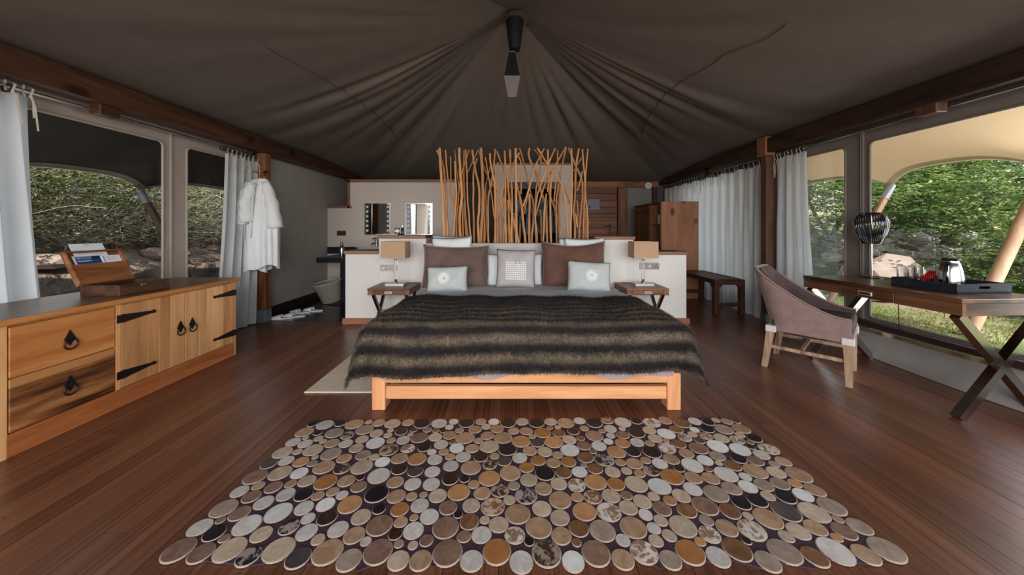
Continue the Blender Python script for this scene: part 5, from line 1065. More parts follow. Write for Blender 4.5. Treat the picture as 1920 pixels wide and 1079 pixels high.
# bathrobes on the post
t = thing('coat_hook', 'dark hook bar fixed on the brown post above the bathrobes', 'hook', (-3.12, 4.33, 1.9))
bm = NB(); box(bm, -3.22, -3.115, 4.30, 4.332, 1.86, 1.93, 0.003); obj('back_plate', bm, M['post'], t)
bm = NB(); tube(bm, [(-3.21, 4.30, 1.90), (-3.19, 4.25, 1.895), (-3.19, 4.235, 1.915)], 0.008, 8); tube(bm, [(-3.13, 4.30, 1.90), (-3.08, 4.25, 1.895), (-3.03, 4.24, 1.905)], 0.008, 8); obj('peg', bm, M['iron'], t, smooth=40)
def robe(label, cx, cy, seed, w, zt, zb, sleeves):
    r = random.Random(seed); t = thing('bathrobe', label, 'bathrobe', (cx, cy, zt), 0, 'white bathrobes on the post')
    n = 64; rows = []; bm = NB(); ph = [r.uniform(0, 6) for _ in range(4)]; NV = 26
    for j in range(NV+1):
        v = j/NV; ww = w*(0.30+0.62*min(1, v*1.9)**0.7+0.08*v); dd = 0.045+0.085*min(1, v*1.6); row = []
        for i in range(n):
            a = 2*math.pi*i/n
            f = 1+min(1, v*3)*(0.10*math.sin(7*a+ph[0]+1.2*v)+0.07*math.sin(13*a+ph[1]-v)+0.05*math.sin(5*a+ph[2]+3*v))
            row.append(bm.verts.new((cx+ww/2*math.cos(a)*f, cy+dd*math.sin(a)*f, zt+(zb-zt)*v+(0.03*math.sin(3*a+ph[3]) if j == NV else 0))))
        rows.append(row)
    for j in range(NV):
        for i in range(n): bm.faces.new((rows[j][i], rows[j][(i+1) % n], rows[j+1][(i+1) % n], rows[j+1][i]))
    bm.faces.new(rows[0]); obj('robe_body', bm, M['robe'], t, smooth=180)
    for pts, rad in sleeves:
        bm = NB(); q = []
        for a, b in zip(pts[:-1], pts[1:]):
            for k in range(5): q.append(Vector(a).lerp(Vector(b), k/5))
        q.append(Vector(pts[-1])); m_ = len(q)-1; R = [rad[0]+(rad[1]-rad[0])*k/m_+0.004*math.sin(k*2.1+seed) for k in range(m_+1)]
        tube(bm, q, R, 16); 
        for v in bm.verts: v.co.x += 0.006*math.sin(v.co.z*40+v.co.y*60); v.co.y += 0.006*math.sin(v.co.z*33+v.co.x*70)
        obj('sleeve', bm, M['robe'], t, smooth=180)
    bm = NB(); tube(bm, [(cx-0.03, cy-0.10, zt-0.10), (cx-0.035, cy-0.135, zt-0.5), (cx-0.03, cy-0.15, zt-0.72)], [0.012, 0.015, 0.014], 8, squash=0.5); obj('belt', bm, M['robe'], t, smooth=180)
robe('white bathrobe hanging in front, sleeve reaching towards the grey canvas wall', -3.04, 4.17, 3, 0.36, 1.80, 0.73, [([(-2.98, 4.14, 1.76), (-2.90, 4.13, 1.5), (-2.855, 4.13, 1.20)], (0.05, 0.085)), ([(-3.10, 4.08, 1.74), (-3.15, 4.04, 1.5), (-3.13, 4.04, 1.27)], (0.05, 0.075))])
robe('white bathrobe hanging behind, next to the sheer curtain', -3.16, 4.22, 9, 0.30, 1.795, 0.68, [([(-3.19, 4.14, 1.74), (-3.235, 4.07, 1.5), (-3.21, 4.06, 1.24)], (0.045, 0.07))])

# ---------------------------------------------------------------- ceiling lantern at the peak
t = thing('ceiling_lantern', 'dark lantern hanging on a black post from the tent peak', 'lantern', (0.02, 3.5, 2.6))
tp = at(968, 36, 3.5)
bm = NB(); lathe(bm, [(0.14, 0.02), (0.11, 0.07), (0.06, 0.075)], (tp.x+0.005, 3.5, tp.z-0.03), 6); obj('peak_plate', bm, mat('peak_plate', (0.12, 0.085, 0.07), 0.7), t)
a, b = at(962, 40, 3.5), at(965, 94, 3.5)
bm = NB(); lathe(bm, [(0.055, 0), (0.06, 0.03), (0.075, 0.15), (0.092, a.z-b.z)], (b.x, 3.5, b.z), 16); obj('post', bm, mat('lantern_black', (0.006, 0.006, 0.007), 0.6), t, smooth=50)
bm = NB(); tube(bm, [(b.x-0.01, 3.5, b.z+0.02), (at(959, 102, 3.5).x, 3.5, at(959, 100, 3.5).z-0.01)], 0.012, 8); obj('hanger', bm, M['steel_dk'], t)
zt, zm, zb = at(0, 101, 3.5).z, at(0, 148, 3.5).z, at(0, 185, 3.5).z; xm = at(960, 0, 3.5).x
def frust(nm, z0, r0, z1, r1, m, lab=None):
    bm = NB(); lathe(bm, [(r0, z0), (r1, z1)], (0, 0, 0), 4); bmesh.ops.transform(bm, matrix=Matrix.Translation((xm, 3.5, 0)) @ Matrix.Rotation(math.pi/4, 4, 'Z'), verts=bm.verts); return obj(nm, bm, m, t, lab)
frust('upper_shade', zm, 0.112, zt, 0.042, mat('lantern_shade', (0.010, 0.010, 0.011), 0.5))
frust('lower_shade', zb, 0.060, zm-0.002, 0.116, mat('lantern_diffuser', (0.16, 0.135, 0.12), 0.6), 'brown-grey lower half')
frust('top_cap', zt, 0.048, zt+0.012, 0.046, mat('lantern_cap', (0.16, 0.12, 0.11), 0.5))

# ---------------------------------------------------------------- wardrobe, bench
t = thing('wardrobe', 'brown wooden wardrobe with open shelves and plank doors, side towards the bed', 'wardrobe', (2.86, 6.4, 0))
wx0, wx1, wy0, wy1, wz = 2.54, 3.18, 5.80, 7.08, 1.655
for y0, y1, m in ((wy0, wy0+0.03, M['ward']), (6.22, 6.24, M['ward_dk']), (wy1-0.03, wy1, M['ward'])):
    bm = NB(); box(bm, wx0, wx1, y0, y1, 0.0, wz-(0.0 if m is M['ward'] else 0.03), 0.003); obj('side_panel', bm, m, t)
bm = NB(); box(bm, wx0, wx1, wy0+0.03, wy1-0.03, wz-0.035, wz, 0.003); obj('top_panel', bm, M['ward_dk'], t)
bm = NB(); box(bm, wx1-0.02, wx1, wy0+0.03, wy1-0.03, 0.05, wz-0.035); obj('back_panel', bm, M['ward_dk'], t)
for z in (0.06, 0.42, 0.86, 1.24):
    bm = NB(); box(bm, wx0+0.01, wx1-0.02, wy0+0.03, 6.22, z, z+0.025); obj('shelf', bm, M['ward_dk'], t)
bm = NB(); box(bm, wx0-0.006, wx0+0.02, wy0-0.004, wy0+0.034, 0.0, wz, 0.003); obj('front_stile', bm, M['ward_dk'], t)
for a, b in ((6.245, 6.64), (6.645, 7.045)):
    bm = NB(); box(bm, wx0+0.005, wx0+0.02, a, b, 0.06, wz-0.04); d = obj('door', bm, M['ward_dk'], t)
    n = 5
    for k in range(n):
        w = (b-a)/n; bm = NB(); box(bm, wx0-0.010, wx0+0.006, a+k*w+0.003, a+(k+1)*w-0.003, 0.062, wz-0.042, 0.003); obj('plank', bm, M['ward_dk'], d)
    for z in (0.3, 1.50):
        bm = NB(); box(bm, wx0-0.016, wx0-0.009, a+0.01, a+0.26, z-0.014, z+0.014); obj('strap_hinge', bm, M['iron'], d)
    bm = NB(); torus(bm, (wx0-0.02, (b if a < 6.5 else a)-0.05*(1 if a < 6.5 else -1), 0.9), 0.028, 0.005, 'X', 16, 6); obj('ring_pull', bm, M['iron'], d)
t = thing('folded_towel', 'folded white towel standing on the upper wardrobe shelf', 'towel', (2.75, 6.0, 1.265))
bm = NB(); box(bm, 2.58, 2.92, 5.86, 6.05, 1.267, 1.44, 0.02, seg=2); obj('roll', bm, M['slip'], t, smooth=50)
t = thing('slatted_bench', 'dark slatted wooden bench in front of the long curtain', 'bench', (3.0, 5.2, 0))
x0, x1, y0, y1, z = 2.80, 3.22, 4.70, 5.76, 0.49
for x in (x0, x1-0.065):
    for y in (y0, y1-0.065):
        bm = NB(); box(bm, x, x+0.065, y, y+0.065, 0, z-0.002, 0.004); obj('leg', bm, M['bench'], t)
for k in range(5):
    w = (x1-x0-0.065*2)/5; bm = NB(); a = x0+0.068+k*w; box(bm, a, a+w-0.012, y0+0.03, y1, z-0.022, z, 0.003); obj('slat', bm, M['bench'], t)
for x in (x0, x1-0.03): bm = NB(); box(bm, x, x+0.03+(0.03 if x == x0 else 0), y0+0.065, y1-0.065, z-0.065, z, 0.003); obj('side_rail', bm, M['bench'], t)
for y in (y0+0.005, y1-0.045):
    bm = NB(); box(bm, x0+0.065, x1-0.065, y, y+0.035, z-0.075, z-0.022, 0.003); obj('end_rail', bm, M['bench'], t)
    bm = NB(); box(bm, x0+0.065, x1-0.065, y+0.01, y+0.035, 0.11, 0.165, 0.003); obj('stretcher', bm, M['bench'], t)
for x, d in ((x0+0.065, 1), (x1-0.065, -1)):
    bm = NB(); prism(bm, [(x, z-0.075), (x, z-0.15), (x+d*0.03, z-0.10), (x+d*0.06, z-0.075)], 'Y', y0+0.01, y0+0.03); obj('bracket', bm, M['bench'], t)
bm = NB(); prism(bm, [(y0+0.065, z-0.065), (y0+0.065, z-0.16), (y0+0.10, z-0.11), (y0+0.15, z-0.065)], 'X', x0+0.012, x0+0.03); obj('bracket', bm, M['bench'], t)

# ---------------------------------------------------------------- desk
DR = math.radians(3.2)
t = thing('writing_desk', 'dark streaked wooden desk with crossed chrome legs by the window', 'desk', (2.775, 2.10, 0), DR, world_parts=False)
DW, DL, DZ = 0.64, 1.08, 0.76
bm = NB(); box(bm, 0, DW, 0, DL, DZ-0.028, DZ, 0.003); obj('desk_top', bm, M['desk'], t)
for q in ((0.004, 0.03, 0.002, 0.36), (0.004, 0.03, 0.74, DL-0.002), (DW-0.03, DW-0.004, 0.004, DL-0.004)): bm = NB(); box(bm, *q, DZ-0.105, DZ-0.028, 0.002); obj('apron', bm, M['desk'], t)
end_w = wood('desk_end_wood', (0.028, 0.012, 0.007), (0.10, 0.042, 0.019), (0.19, 0.085, 0.038), 'X', 5, 0.30, True, 0.05, (0.38, 0.5, 0.66))
for q in ((0.004, 0.03), (DL-0.03, DL-0.004)): bm = NB(); box(bm, 0.03, DW-0.03, *q, DZ-0.105, DZ-0.028, 0.001); obj('end_apron', bm, end_w, t)
bm = NB(); box(bm, 0.0, 0.5, 0.363, 0.737, DZ-0.103, DZ-0.03, 0.002); d = obj('drawer', bm, M['desk'], t)
bm = NB(); box(bm, -0.006, 0.002, 0.50, 0.60, DZ-0.082, DZ-0.05, 0.002); h = obj('drawer_pull', bm, M['chrome_b'], d)
bm = NB(); box(bm, -0.008, -0.005, 0.512, 0.588, DZ-0.074, DZ-0.06); obj('slot', bm, M['steel_dk'], h)
for y in (0.045, DL-0.05):
    for a, b, q in (((0.03, y), (DW-0.03, y), 0), ((DW-0.03, y+0.002), (0.03, y+0.002), 1)):
        bm = NB(); bar(bm, (a[0], a[1], 0.003), (b[0], b[1], DZ-0.108), 0.05-0.0006*q, 0.05-0.0006*q, (0, 1, 0)); obj('leg', bm, M['chrome'], t)
bm = NB(); bar(bm, (DW/2, 0.045, DZ/2-0.05), (DW/2, DL-0.05, DZ/2-0.05), 0.03, 0.03); obj('stretcher', bm, M['chrome'], t)
bm = NB(); bar(bm, (0.12, 0.10, DZ-0.118), (DW-0.05, 0.10, DZ-0.118), 0.022, 0.022); lathe(bm, [(0.012, 0), (0.012, 0.02)], (0.42, 0.075, DZ-0.118), 10); obj('cross_rail', bm, M['chrome'], t)
DMt = Matrix.Translation((2.775, 2.10, 0)) @ Matrix.Rotation(DR, 4, 'Z')
# tray and what stands on it
TM_ = (2.985, 2.285, DZ+0.001); TR = math.radians(5)
t = thing('serving_tray', 'black wooden serving tray with cut-out handles on the desk', 'tray', TM_, TR, world_parts=False)
TW, TL, TH = 0.42, 0.37, 0.062
bm = NB(); box(bm, 0, TW, 0, TL, 0, 0.008); obj('tray_base', bm, M['blackw'], t)
for x in (0, TW-0.01): bm = NB(); box(bm, x, x+0.01, 0.01, TL-0.01, 0.008, TH, 0.002); obj('side_board', bm, M['blackw'], t)
for y in (0.0, TL-0.01):
    bm = panel_with_holes('end', [(0, 0.0), (TW, 0.0), (TW, TH), (0, TH)], [round_rect(TW/2-0.045, TW/2+0.045, 0.026, 0.046, 0.0098)], 0.01, lambda u, v, w: (u, y+0.005+w, v)); obj('handle_board', bm, M['blackw'], t)
TMx = Matrix.Translation(TM_) @ Matrix.Rotation(TR, 4, 'Z')
def on_tray(x, y, z=0.0085): return TMx @ Vector((x, y, z))
gls = [(0.045, 0.335), (0.11, 0.325), (0.035, 0.265), (0.085, 0.265)]
gl = ['clear tumbler in the back corner of the black tray, farthest from the jug', 'clear tumbler in the back row on the black tray, nearer the jug', 'clear tumbler on the black tray, beside the rim facing the room', 'clear tumbler on the black tray, nearest the red sachets']
for k, (x, y) in enumerate(gls):
    p = on_tray(x, y); t = thing('glass_tumbler', gl[k], 'glass', tuple(p), 0.3*k, 'glass tumblers on the tray', False)
    bm = NB(); lathe(bm, [(0.025, 0), (0.028, 0.004), (0.029, 0.138), (0.0265, 0.138), (0.025, 0.014), (0.001, 0.013)], (0, 0, 0), 12, True, False); obj('wall', bm, M['glass'], t, smooth=30)
    bm = NB(); torus(bm, (0, 0, 0.1385), 0.0278, 0.0016, 'Z', 16, 5); obj('rim', bm, M['glass'], t, smooth=180)
p = on_tray(0.20, 0.165)
t = thing('steel_jug', 'polished steel coffee jug standing on the black tray', 'jug', tuple(p), math.radians(0), None, False)
bm = NB(); lathe(bm, [(0.060, 0), (0.066, 0.004), (0.065, 0.06), (0.058, 0.13), (0.047, 0.175), (0.040, 0.19), (0.041, 0.196)], (0, 0, 0), 40); obj('jug_body', bm, M['jug'], t, smooth=45)
bm = NB(); lathe(bm, [(0.040, 0.196), (0.043, 0.203), (0.036, 0.211), (0.030, 0.213)], (0, 0, 0), 32); box(bm, -0.018, 0.018, -0.052, -0.03, 0.198, 0.212, 0.003); obj('lid', bm, M['black'], t, smooth=40)
bm = NB(); tube(bm, [(-0.05, -0.03, 0.165), (-0.078, -0.045, 0.155), (-0.086, -0.05, 0.10), (-0.078, -0.045, 0.04), (-0.058, -0.032, 0.025)], 0.008, 8); obj('handle', bm, M['jug'], t, smooth=180)
p = on_tray(0.165, 0.262)
t = thing('sachet_holder', 'red sachet holder between the tumblers and the steel jug', 'box', tuple(p), TR, None, False)
bm = NB(); box(bm, -0.035, 0.055, -0.045, 0.03, 0, 0.035, 0.002); obj('tub', bm, M['red'], t)
for k in range(5): bm = NB(); box(bm, -0.025+k*0.015, -0.021+k*0.015, -0.02, 0.025, 0.03, 0.062+0.012*k, 0.001); obj('sachet', bm, M['red'], t)
p = on_tray(0.105, 0.195)
t = thing('dark_sachets', 'small black packet beside the red sachet holder on the tray', 'packet', tuple(p), TR, None, False)
bm = NB(); box(bm, -0.015, 0.02, -0.02, 0.012, 0, 0.05, 0.002); obj('packet_body', bm, M['black'], t)
bm = NB(); box(bm, -0.012, 0.017, -0.0205, 0.0125, 0.05, 0.06, 0.001); obj('crimped_top', bm, M['iron'], t)
p = on_tray(0.37, 0.25)
t = thing('fluted_dish', 'fluted glass dish at the window end of the black tray', 'dish', tuple(p), 0, None, False)
bm = NB(); n = 40; rr_ = []
for r_, z_ in ((0.02, 0.0), (0.03, 0.012), (0.055, 0.055), (0.052, 0.057), (0.028, 0.018)):
    rr_.append([bm.verts.new((r_*(1+0.07*(j % 2))*math.cos(2*math.pi*j/n), r_*(1+0.07*(j % 2))*math.sin(2*math.pi*j/n), z_)) for j in range(n)])
for i in range(4):
    for j in range(n): bm.faces.new((rr_[i][j], rr_[i][(j+1) % n], rr_[i+1][(j+1) % n], rr_[i+1][j]))
bm.faces.new(list(reversed(rr_[0]))); bm.faces.new(rr_[-1]); obj('bowl', bm, M['glass'], t)
bm = NB(); lathe(bm, [(0.022, -0.0002), (0.022, 0.003)], (0, 0, 0), 20); obj('foot', bm, M['glass'], t)
# desk lamp with curved strips
lp = (3.185, 3.02, DZ)
t = thing('desk_lamp', 'slender lamp with onion-shaped black strip shade on the desk', 'lamp', lp, 0, None, False)
bm = NB(); lathe(bm, [(0.075, 0.001), (0.075, 0.008), (0.02, 0.014)], (0, 0, 0), 28); obj('base', bm, M['black'], t, smooth=30)
bm = NB(); tube(bm, [(0, 0, 0.01), (0, 0, 0.36), (-0.003, 0, 0.56)], 0.007, 10); obj('stem', bm, M['chrome'], t, smooth=40)
z1, z0 = at(0, 398, 3.02).z-DZ, at(0, 456, 3.02).z-DZ; H_ = z1-z0
bm = NB(); lathe(bm, [(0.045, z1-0.022), (0.05, z1-0.012), (0.045, z1-0.004)], (0, 0, 0), 20); obj('top_ring', bm, M['black'], t, smooth=40)
strip_m, nt, bb_ = nodes_of('smoked_strip'); setv(bb_, 0.08, 0, 0.6); bb_.inputs['Base Color'].default_value = (0.014, 0.015, 0.018, 1)
for k in range(40):
    a = 2*math.pi*k/40; w = 0.0062; bm = NB(); prev = None; tw = 0.22
    for s in range(11):
        u = s/10; r_ = 0.042+0.080*math.sin(math.pi*min(1, 0.12+u*0.80))**0.9*(1-0.12*u); zz = z1-0.006+0.006*math.sin(u*9)*(u < .2)-H_*u**1.25
        aa = a+tw*u; c = Vector((r_*math.cos(aa), r_*math.sin(aa), zz)); tg = Vector((-math.sin(aa), math.cos(aa), 0))*w*(1-0.35*u); rd = Vector((math.cos(aa), math.sin(aa), 0))*0.0012
        cur = [bm.verts.new(c-tg-rd), bm.verts.new(c+tg-rd), bm.verts.new(c+tg+rd), bm.verts.new(c-tg+rd)]
        if prev:
            for j in range(4): bm.faces.new((prev[j], prev[(j+1) % 4], cur[(j+1) % 4], cur[j]))
        else: bm.faces.new(list(reversed(cur)))
        prev = cur
    bm.faces.new(prev); bmesh.ops.recalc_face_normals(bm, faces=bm.faces); obj('shade_strip', bm, strip_m, t, smooth=60)
bm = NB(); tube(bm, [(0.07, -0.02, 0.006), (0.11, -0.06, 0.004), (0.12, -0.10, -0.10), (0.11, -0.12, -0.45)], 0.003, 6); obj('cord', bm, M['black'], t, smooth=180)

# ---------------------------------------------------------------- upholstered chair
t = thing('upholstered_chair', 'mauve suede chair with sloping arms pulled up to the desk', 'chair', (2.54, 2.92, 0), math.radians(222), None, False)
def path(n=44):
    out = []; R = 0.13; hw, yf, yb = 0.262, 0.275, -0.245
    L1 = yf-(yb+R); L2 = R*math.pi/2; L3 = 2*(hw-R); tot = 2*L1+2*L2+L3
    for k in range(n+1):
        s = tot*k/n
        if s < L1: out.append((hw, yf-s, 1, 0))
        elif s < L1+L2: a = (s-L1)/R; out.append((hw-R+R*math.cos(a), yb+R-R*math.sin(a), math.cos(a), -math.sin(a)))
        elif s < L1+L2+L3: out.append((hw-R-(s-L1-L2), yb, 0, -1))
        elif s < L1+2*L2+L3: a = (s-L1-L2-L3)/R; out.append((-hw+R-R*math.sin(a), yb+R-R*math.cos(a), -math.sin(a), -math.cos(a)))
        else: out.append((-hw, yb+R+(s-L1-2*L2-L3), -1, 0))
    return out
def top_z(y): f = min(1, max(0, (0.275-y)/0.50)); return 0.505+0.335*f**2.0
def shell(th0, th1, zlo, inset_top):
    bm = NB(); rows = []
    for (x, y, nx, ny) in path():
        zt_ = top_z(y)-inset_top; row = []
        for k in range(9):
            q = k/8; z = zlo+(zt_-zlo)*q; back = max(0, (z-0.42))*0.26*min(1, max(0, (0.10-y)/0.3)); flare = 1+0.04*max(0, z-0.5)
            row.append((x*flare, y-back, z, nx, ny))
        rows.append(row)
    def P(rw, k, th): x, y, z, nx, ny = rw[k]; return bm.verts.new((x-nx*th, y-ny*th, z))
    A_ = [[P(r, k, th0) for k in range(9)] for r in rows]; B_ = [[P(r, k, th1) for k in range(9)] for r in rows]
    T_ = [bm.verts.new((r[8][0]-r[8][3]*(th0+th1)/2, r[8][1]-r[8][4]*(th0+th1)/2, r[8][2]+0.012)) for r in rows]
    n = len(rows)
    for i in range(n-1):
        for k in range(8):
            bm.faces.new((A_[i][k], A_[i+1][k], A_[i+1][k+1], A_[i][k+1])); bm.faces.new((B_[i+1][k], B_[i][k], B_[i][k+1], B_[i+1][k+1]))
        bm.faces.new((A_[i][8], A_[i+1][8], T_[i+1], T_[i])); bm.faces.new((T_[i], T_[i+1], B_[i+1][8], B_[i][8])); bm.faces.new((A_[i+1][0], A_[i][0], B_[i][0], B_[i+1][0]))
    for i in (0, n-1):
        for k in range(8): bm.faces.new((A_[i][k], A_[i][k+1], B_[i][k+1], B_[i][k]))
        bm.faces.new((A_[i][8], T_[i], B_[i][8]))
    bmesh.ops.recalc_face_normals(bm, faces=bm.faces); return bm
obj('outer_shell', shell(0.0, 0.028, 0.335, 0.0), M['suede'], t, smooth=60)
obj('inner_lining', shell(0.026, 0.052, 0.40, 0.008), M['leather'], t, 'dark plum inner upholstery', smooth=60)
bm = NB(); box(bm, -0.24, 0.24, -0.215, 0.285, 0.345, 0.485, 0.035, seg=4); obj('seat', bm, M['leather'], t, 'dark plum seat', smooth=60)
bm = NB(); box(bm, -0.258, 0.258, 0.24, 0.288, 0.338, 0.40, 0.008, seg=2); obj('front_rail', bm, M['suede'], t, smooth=40)
bm = NB(); q = [(r_[0]*(1+0.04*max(0, top_z(r_[1])-0.5))*1.0, r_[1]-max(0, top_z(r_[1])-0.42)*0.26*min(1, max(0, (0.10-r_[1])/0.3)), top_z(r_[1])+0.006) for r_ in path()]; tube(bm, q, 0.006, 6); obj('piping', bm, M['suede'], t, smooth=180)
for sx in (-1, 1):
    for y, yb_, lab in ((0.255, 0.262, 'front'), (-0.215, -0.262, 'rear')):
        bm = NB(); a, b = Vector((sx*0.222, yb_, 0.001)), Vector((sx*0.232, y, 0.345)); u = 0.019; v_ = 0.027; q = []
        for p, w in ((a, u), (b, v_)): q.append([bm.verts.new(p+Vector((dx*w, dy*w, 0))) for dx, dy in ((-1, -1), (1, -1), (1, 1), (-1, 1))])
        for j in range(4): bm.faces.new((q[0][j], q[0][(j+1) % 4], q[1][(j+1) % 4], q[1][j]))
        bm.faces.new(list(reversed(q[0]))); bm.faces.new(q[1]); bmesh.ops.recalc_face_normals(bm, faces=bm.faces); obj('leg', bm, M['leg_oak'], t)
        bm = NB(); yy = y+0.002; box(bm, sx*0.232-0.036, sx*0.232+0.036, yy-0.036, yy+0.036, 0.318, 0.372, 0.004); obj('corner_patch', bm, mat('white_patch', (0.56, 0.54, 0.53), 0.6), t, 'white corner patch')
for sx in (-1, 1): bm = NB(); bar(bm, (sx*0.224, 0.26, 0.19), (sx*0.228, -0.245, 0.19), 0.022, 0.026); obj('stretcher', bm, M['leg_oak'], t)
bm = NB(); bar(bm, (-0.226, -0.02, 0.19), (0.226, -0.02, 0.19), 0.022, 0.026); obj('stretcher', bm, M['leg_oak'], t)
# ---------------------------------------------------------------- outside: ground, stone walls, awnings, planting
def hr(x, y): return 0.19+0.10*max(0, x-6.0)+0.02*math.sin(x*1.3+y)+0.03*max(0, y-6)
def hl(x, y): d = max(0, -4.7-x); return 0.12+0.42*min(1, d/0.25)+0.34*d+0.05*math.sin(y*1.7+x)
def ground(name, x0, x1, y0, y1, hf, m, nx=40, ny=40):
    vs = [(x0+(x1-x0)*i/nx, y0+(y1-y0)*j/ny, hf(x0+(x1-x0)*i/nx, y0+(y1-y0)*j/ny)) for j in range(ny+1) for i in range(nx+1)]
    fs = [(j*(nx+1)+i, j*(nx+1)+i+1, (j+1)*(nx+1)+i+1, (j+1)*(nx+1)+i) for j in range(ny) for i in range(nx)]
    o = link(name, arr_mesh(name, vs, fs, True), m); o['kind'] = 'structure'; return o
gm, nt, b = nodes_of('lawn_soil'); setv(b, 0.95, 0, 0.1); v = coords(nt, (1, 1, 1), False)
nt.links.new(ramp(nt, noise(nt, v, 1.6, 5), [(0.36, (0.30, 0.25, 0.17)), (0.50, (0.20, 0.21, 0.09)), (0.62, (0.13, 0.20, 0.06))]), b.inputs['Base Color']); bump(nt, b, noise(nt, v, 60, 4), 0.6, 0.03)
ground('lawn', 3.52, 24, -4, 22, hr, gm)
em, nt, b = nodes_of('hill_soil'); setv(b, 0.95, 0, 0.1); v = coords(nt, (1, 1, 1), False)
nt.links.new(ramp(nt, noise(nt, v, 2.2, 6), [(0.36, (0.10, 0.075, 0.06)), (0.50, (0.26, 0.20, 0.165)), (0.64, (0.46, 0.37, 0.31))]), b.inputs['Base Color']); bump(nt, b, noise(nt, v, 9, 6), 1.0, 0.15)
ground('hillside', -22, -3.42, -4, 22, hl, em, 60, 50)
bm = NB(); box(bm, -40, 40, -40, -1.3, -0.3, -0.1); struct('terrain', bm, mat('deck_ground', (0.22, 0.17, 0.13), 0.8))
bm = NB(); box(bm, -3.42, 3.52, YB+0.1, 22, -0.1, 0.1); struct('terrain', bm, mat('rear_ground', (0.16, 0.13, 0.09), 0.9))
# grass blades
NG = 26000; gx = 3.95+rng.random(NG)**1.2*5.5; gy = 1.6+rng.random(NG)*5.5; gh = rng.uniform(0.015, 0.045, NG)
keep = (np.sin(gx*2.1+gy*1.3)+np.sin(gx*0.9-gy*2.7)+rng.normal(0, 0.7, NG)) > -0.7; gx, gy, gh = gx[keep], gy[keep], gh[keep]; NG = len(gx)
gz = np.array([hr(a, c) for a, c in zip(gx, gy)]); an = rng.random(NG)*6.28; V = np.empty((NG, 3, 3)); w = 0.006
V[:, 0] = np.stack([gx+w*np.cos(an), gy+w*np.sin(an), gz], 1); V[:, 1] = np.stack([gx-w*np.cos(an), gy-w*np.sin(an), gz], 1); V[:, 2] = np.stack([gx+rng.normal(0, .02, NG), gy+rng.normal(0, .02, NG), gz+gh], 1)
def tri_mesh(name, V):
    n = len(V); me = bpy.data.meshes.new(name); me.vertices.add(n*3); me.vertices.foreach_set('co', V.reshape(-1).astype(np.float32)); me.loops.add(n*3); me.loops.foreach_set('vertex_index', np.arange(n*3, dtype=np.int32))
    me.polygons.add(n); me.polygons.foreach_set('loop_start', np.arange(n, dtype=np.int32)*3); me.update(); me.validate(); return me
gmat = cloth('grass_blade', (0.20, 0.26, 0.07), 0.3, 0.8, 50, 0.3, 0)
o = link('grass', tri_mesh('grass', V), gmat); tag(o, 'short sunlit grass of the lawn beyond the desk window', 'grass', kind='stuff')
# foliage meshes: sprays of leaflets on twigs
def leaf_mat(name, a, b_, c, tr=0.35):
    m, nt, b = nodes_of(name); setv(b, 0.55, 0, 0.3)
    g = nt.nodes.new('ShaderNodeAttribute'); g.attribute_name = 'tone'
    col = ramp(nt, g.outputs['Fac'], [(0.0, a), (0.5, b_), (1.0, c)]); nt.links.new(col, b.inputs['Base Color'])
    t = nt.nodes.new('ShaderNodeBsdfTranslucent'); nt.links.new(col, t.inputs[0]); mx = nt.nodes.new('ShaderNodeMixShader'); mx.inputs[0].default_value = tr
    nt.links.new(b.outputs[0], mx.inputs[1]); nt.links.new(t.outputs[0], mx.inputs[2]); nt.links.new(mx.outputs[0], nt.nodes['Material Output'].inputs[0]); return m
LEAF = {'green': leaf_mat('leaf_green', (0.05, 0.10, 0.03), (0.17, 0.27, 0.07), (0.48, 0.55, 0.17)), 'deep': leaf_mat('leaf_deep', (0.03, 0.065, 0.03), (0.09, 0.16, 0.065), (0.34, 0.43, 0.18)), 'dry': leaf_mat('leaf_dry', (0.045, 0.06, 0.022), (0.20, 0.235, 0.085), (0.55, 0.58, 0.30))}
BARK = {'grey': mat('bark_grey', (0.58, 0.53, 0.48), 0.9, 0, 0.3, 12, 0.3), 'brown': mat('bark_brown', (0.16, 0.12, 0.09), 0.9, 0, 0.3, 12, 0.3)}
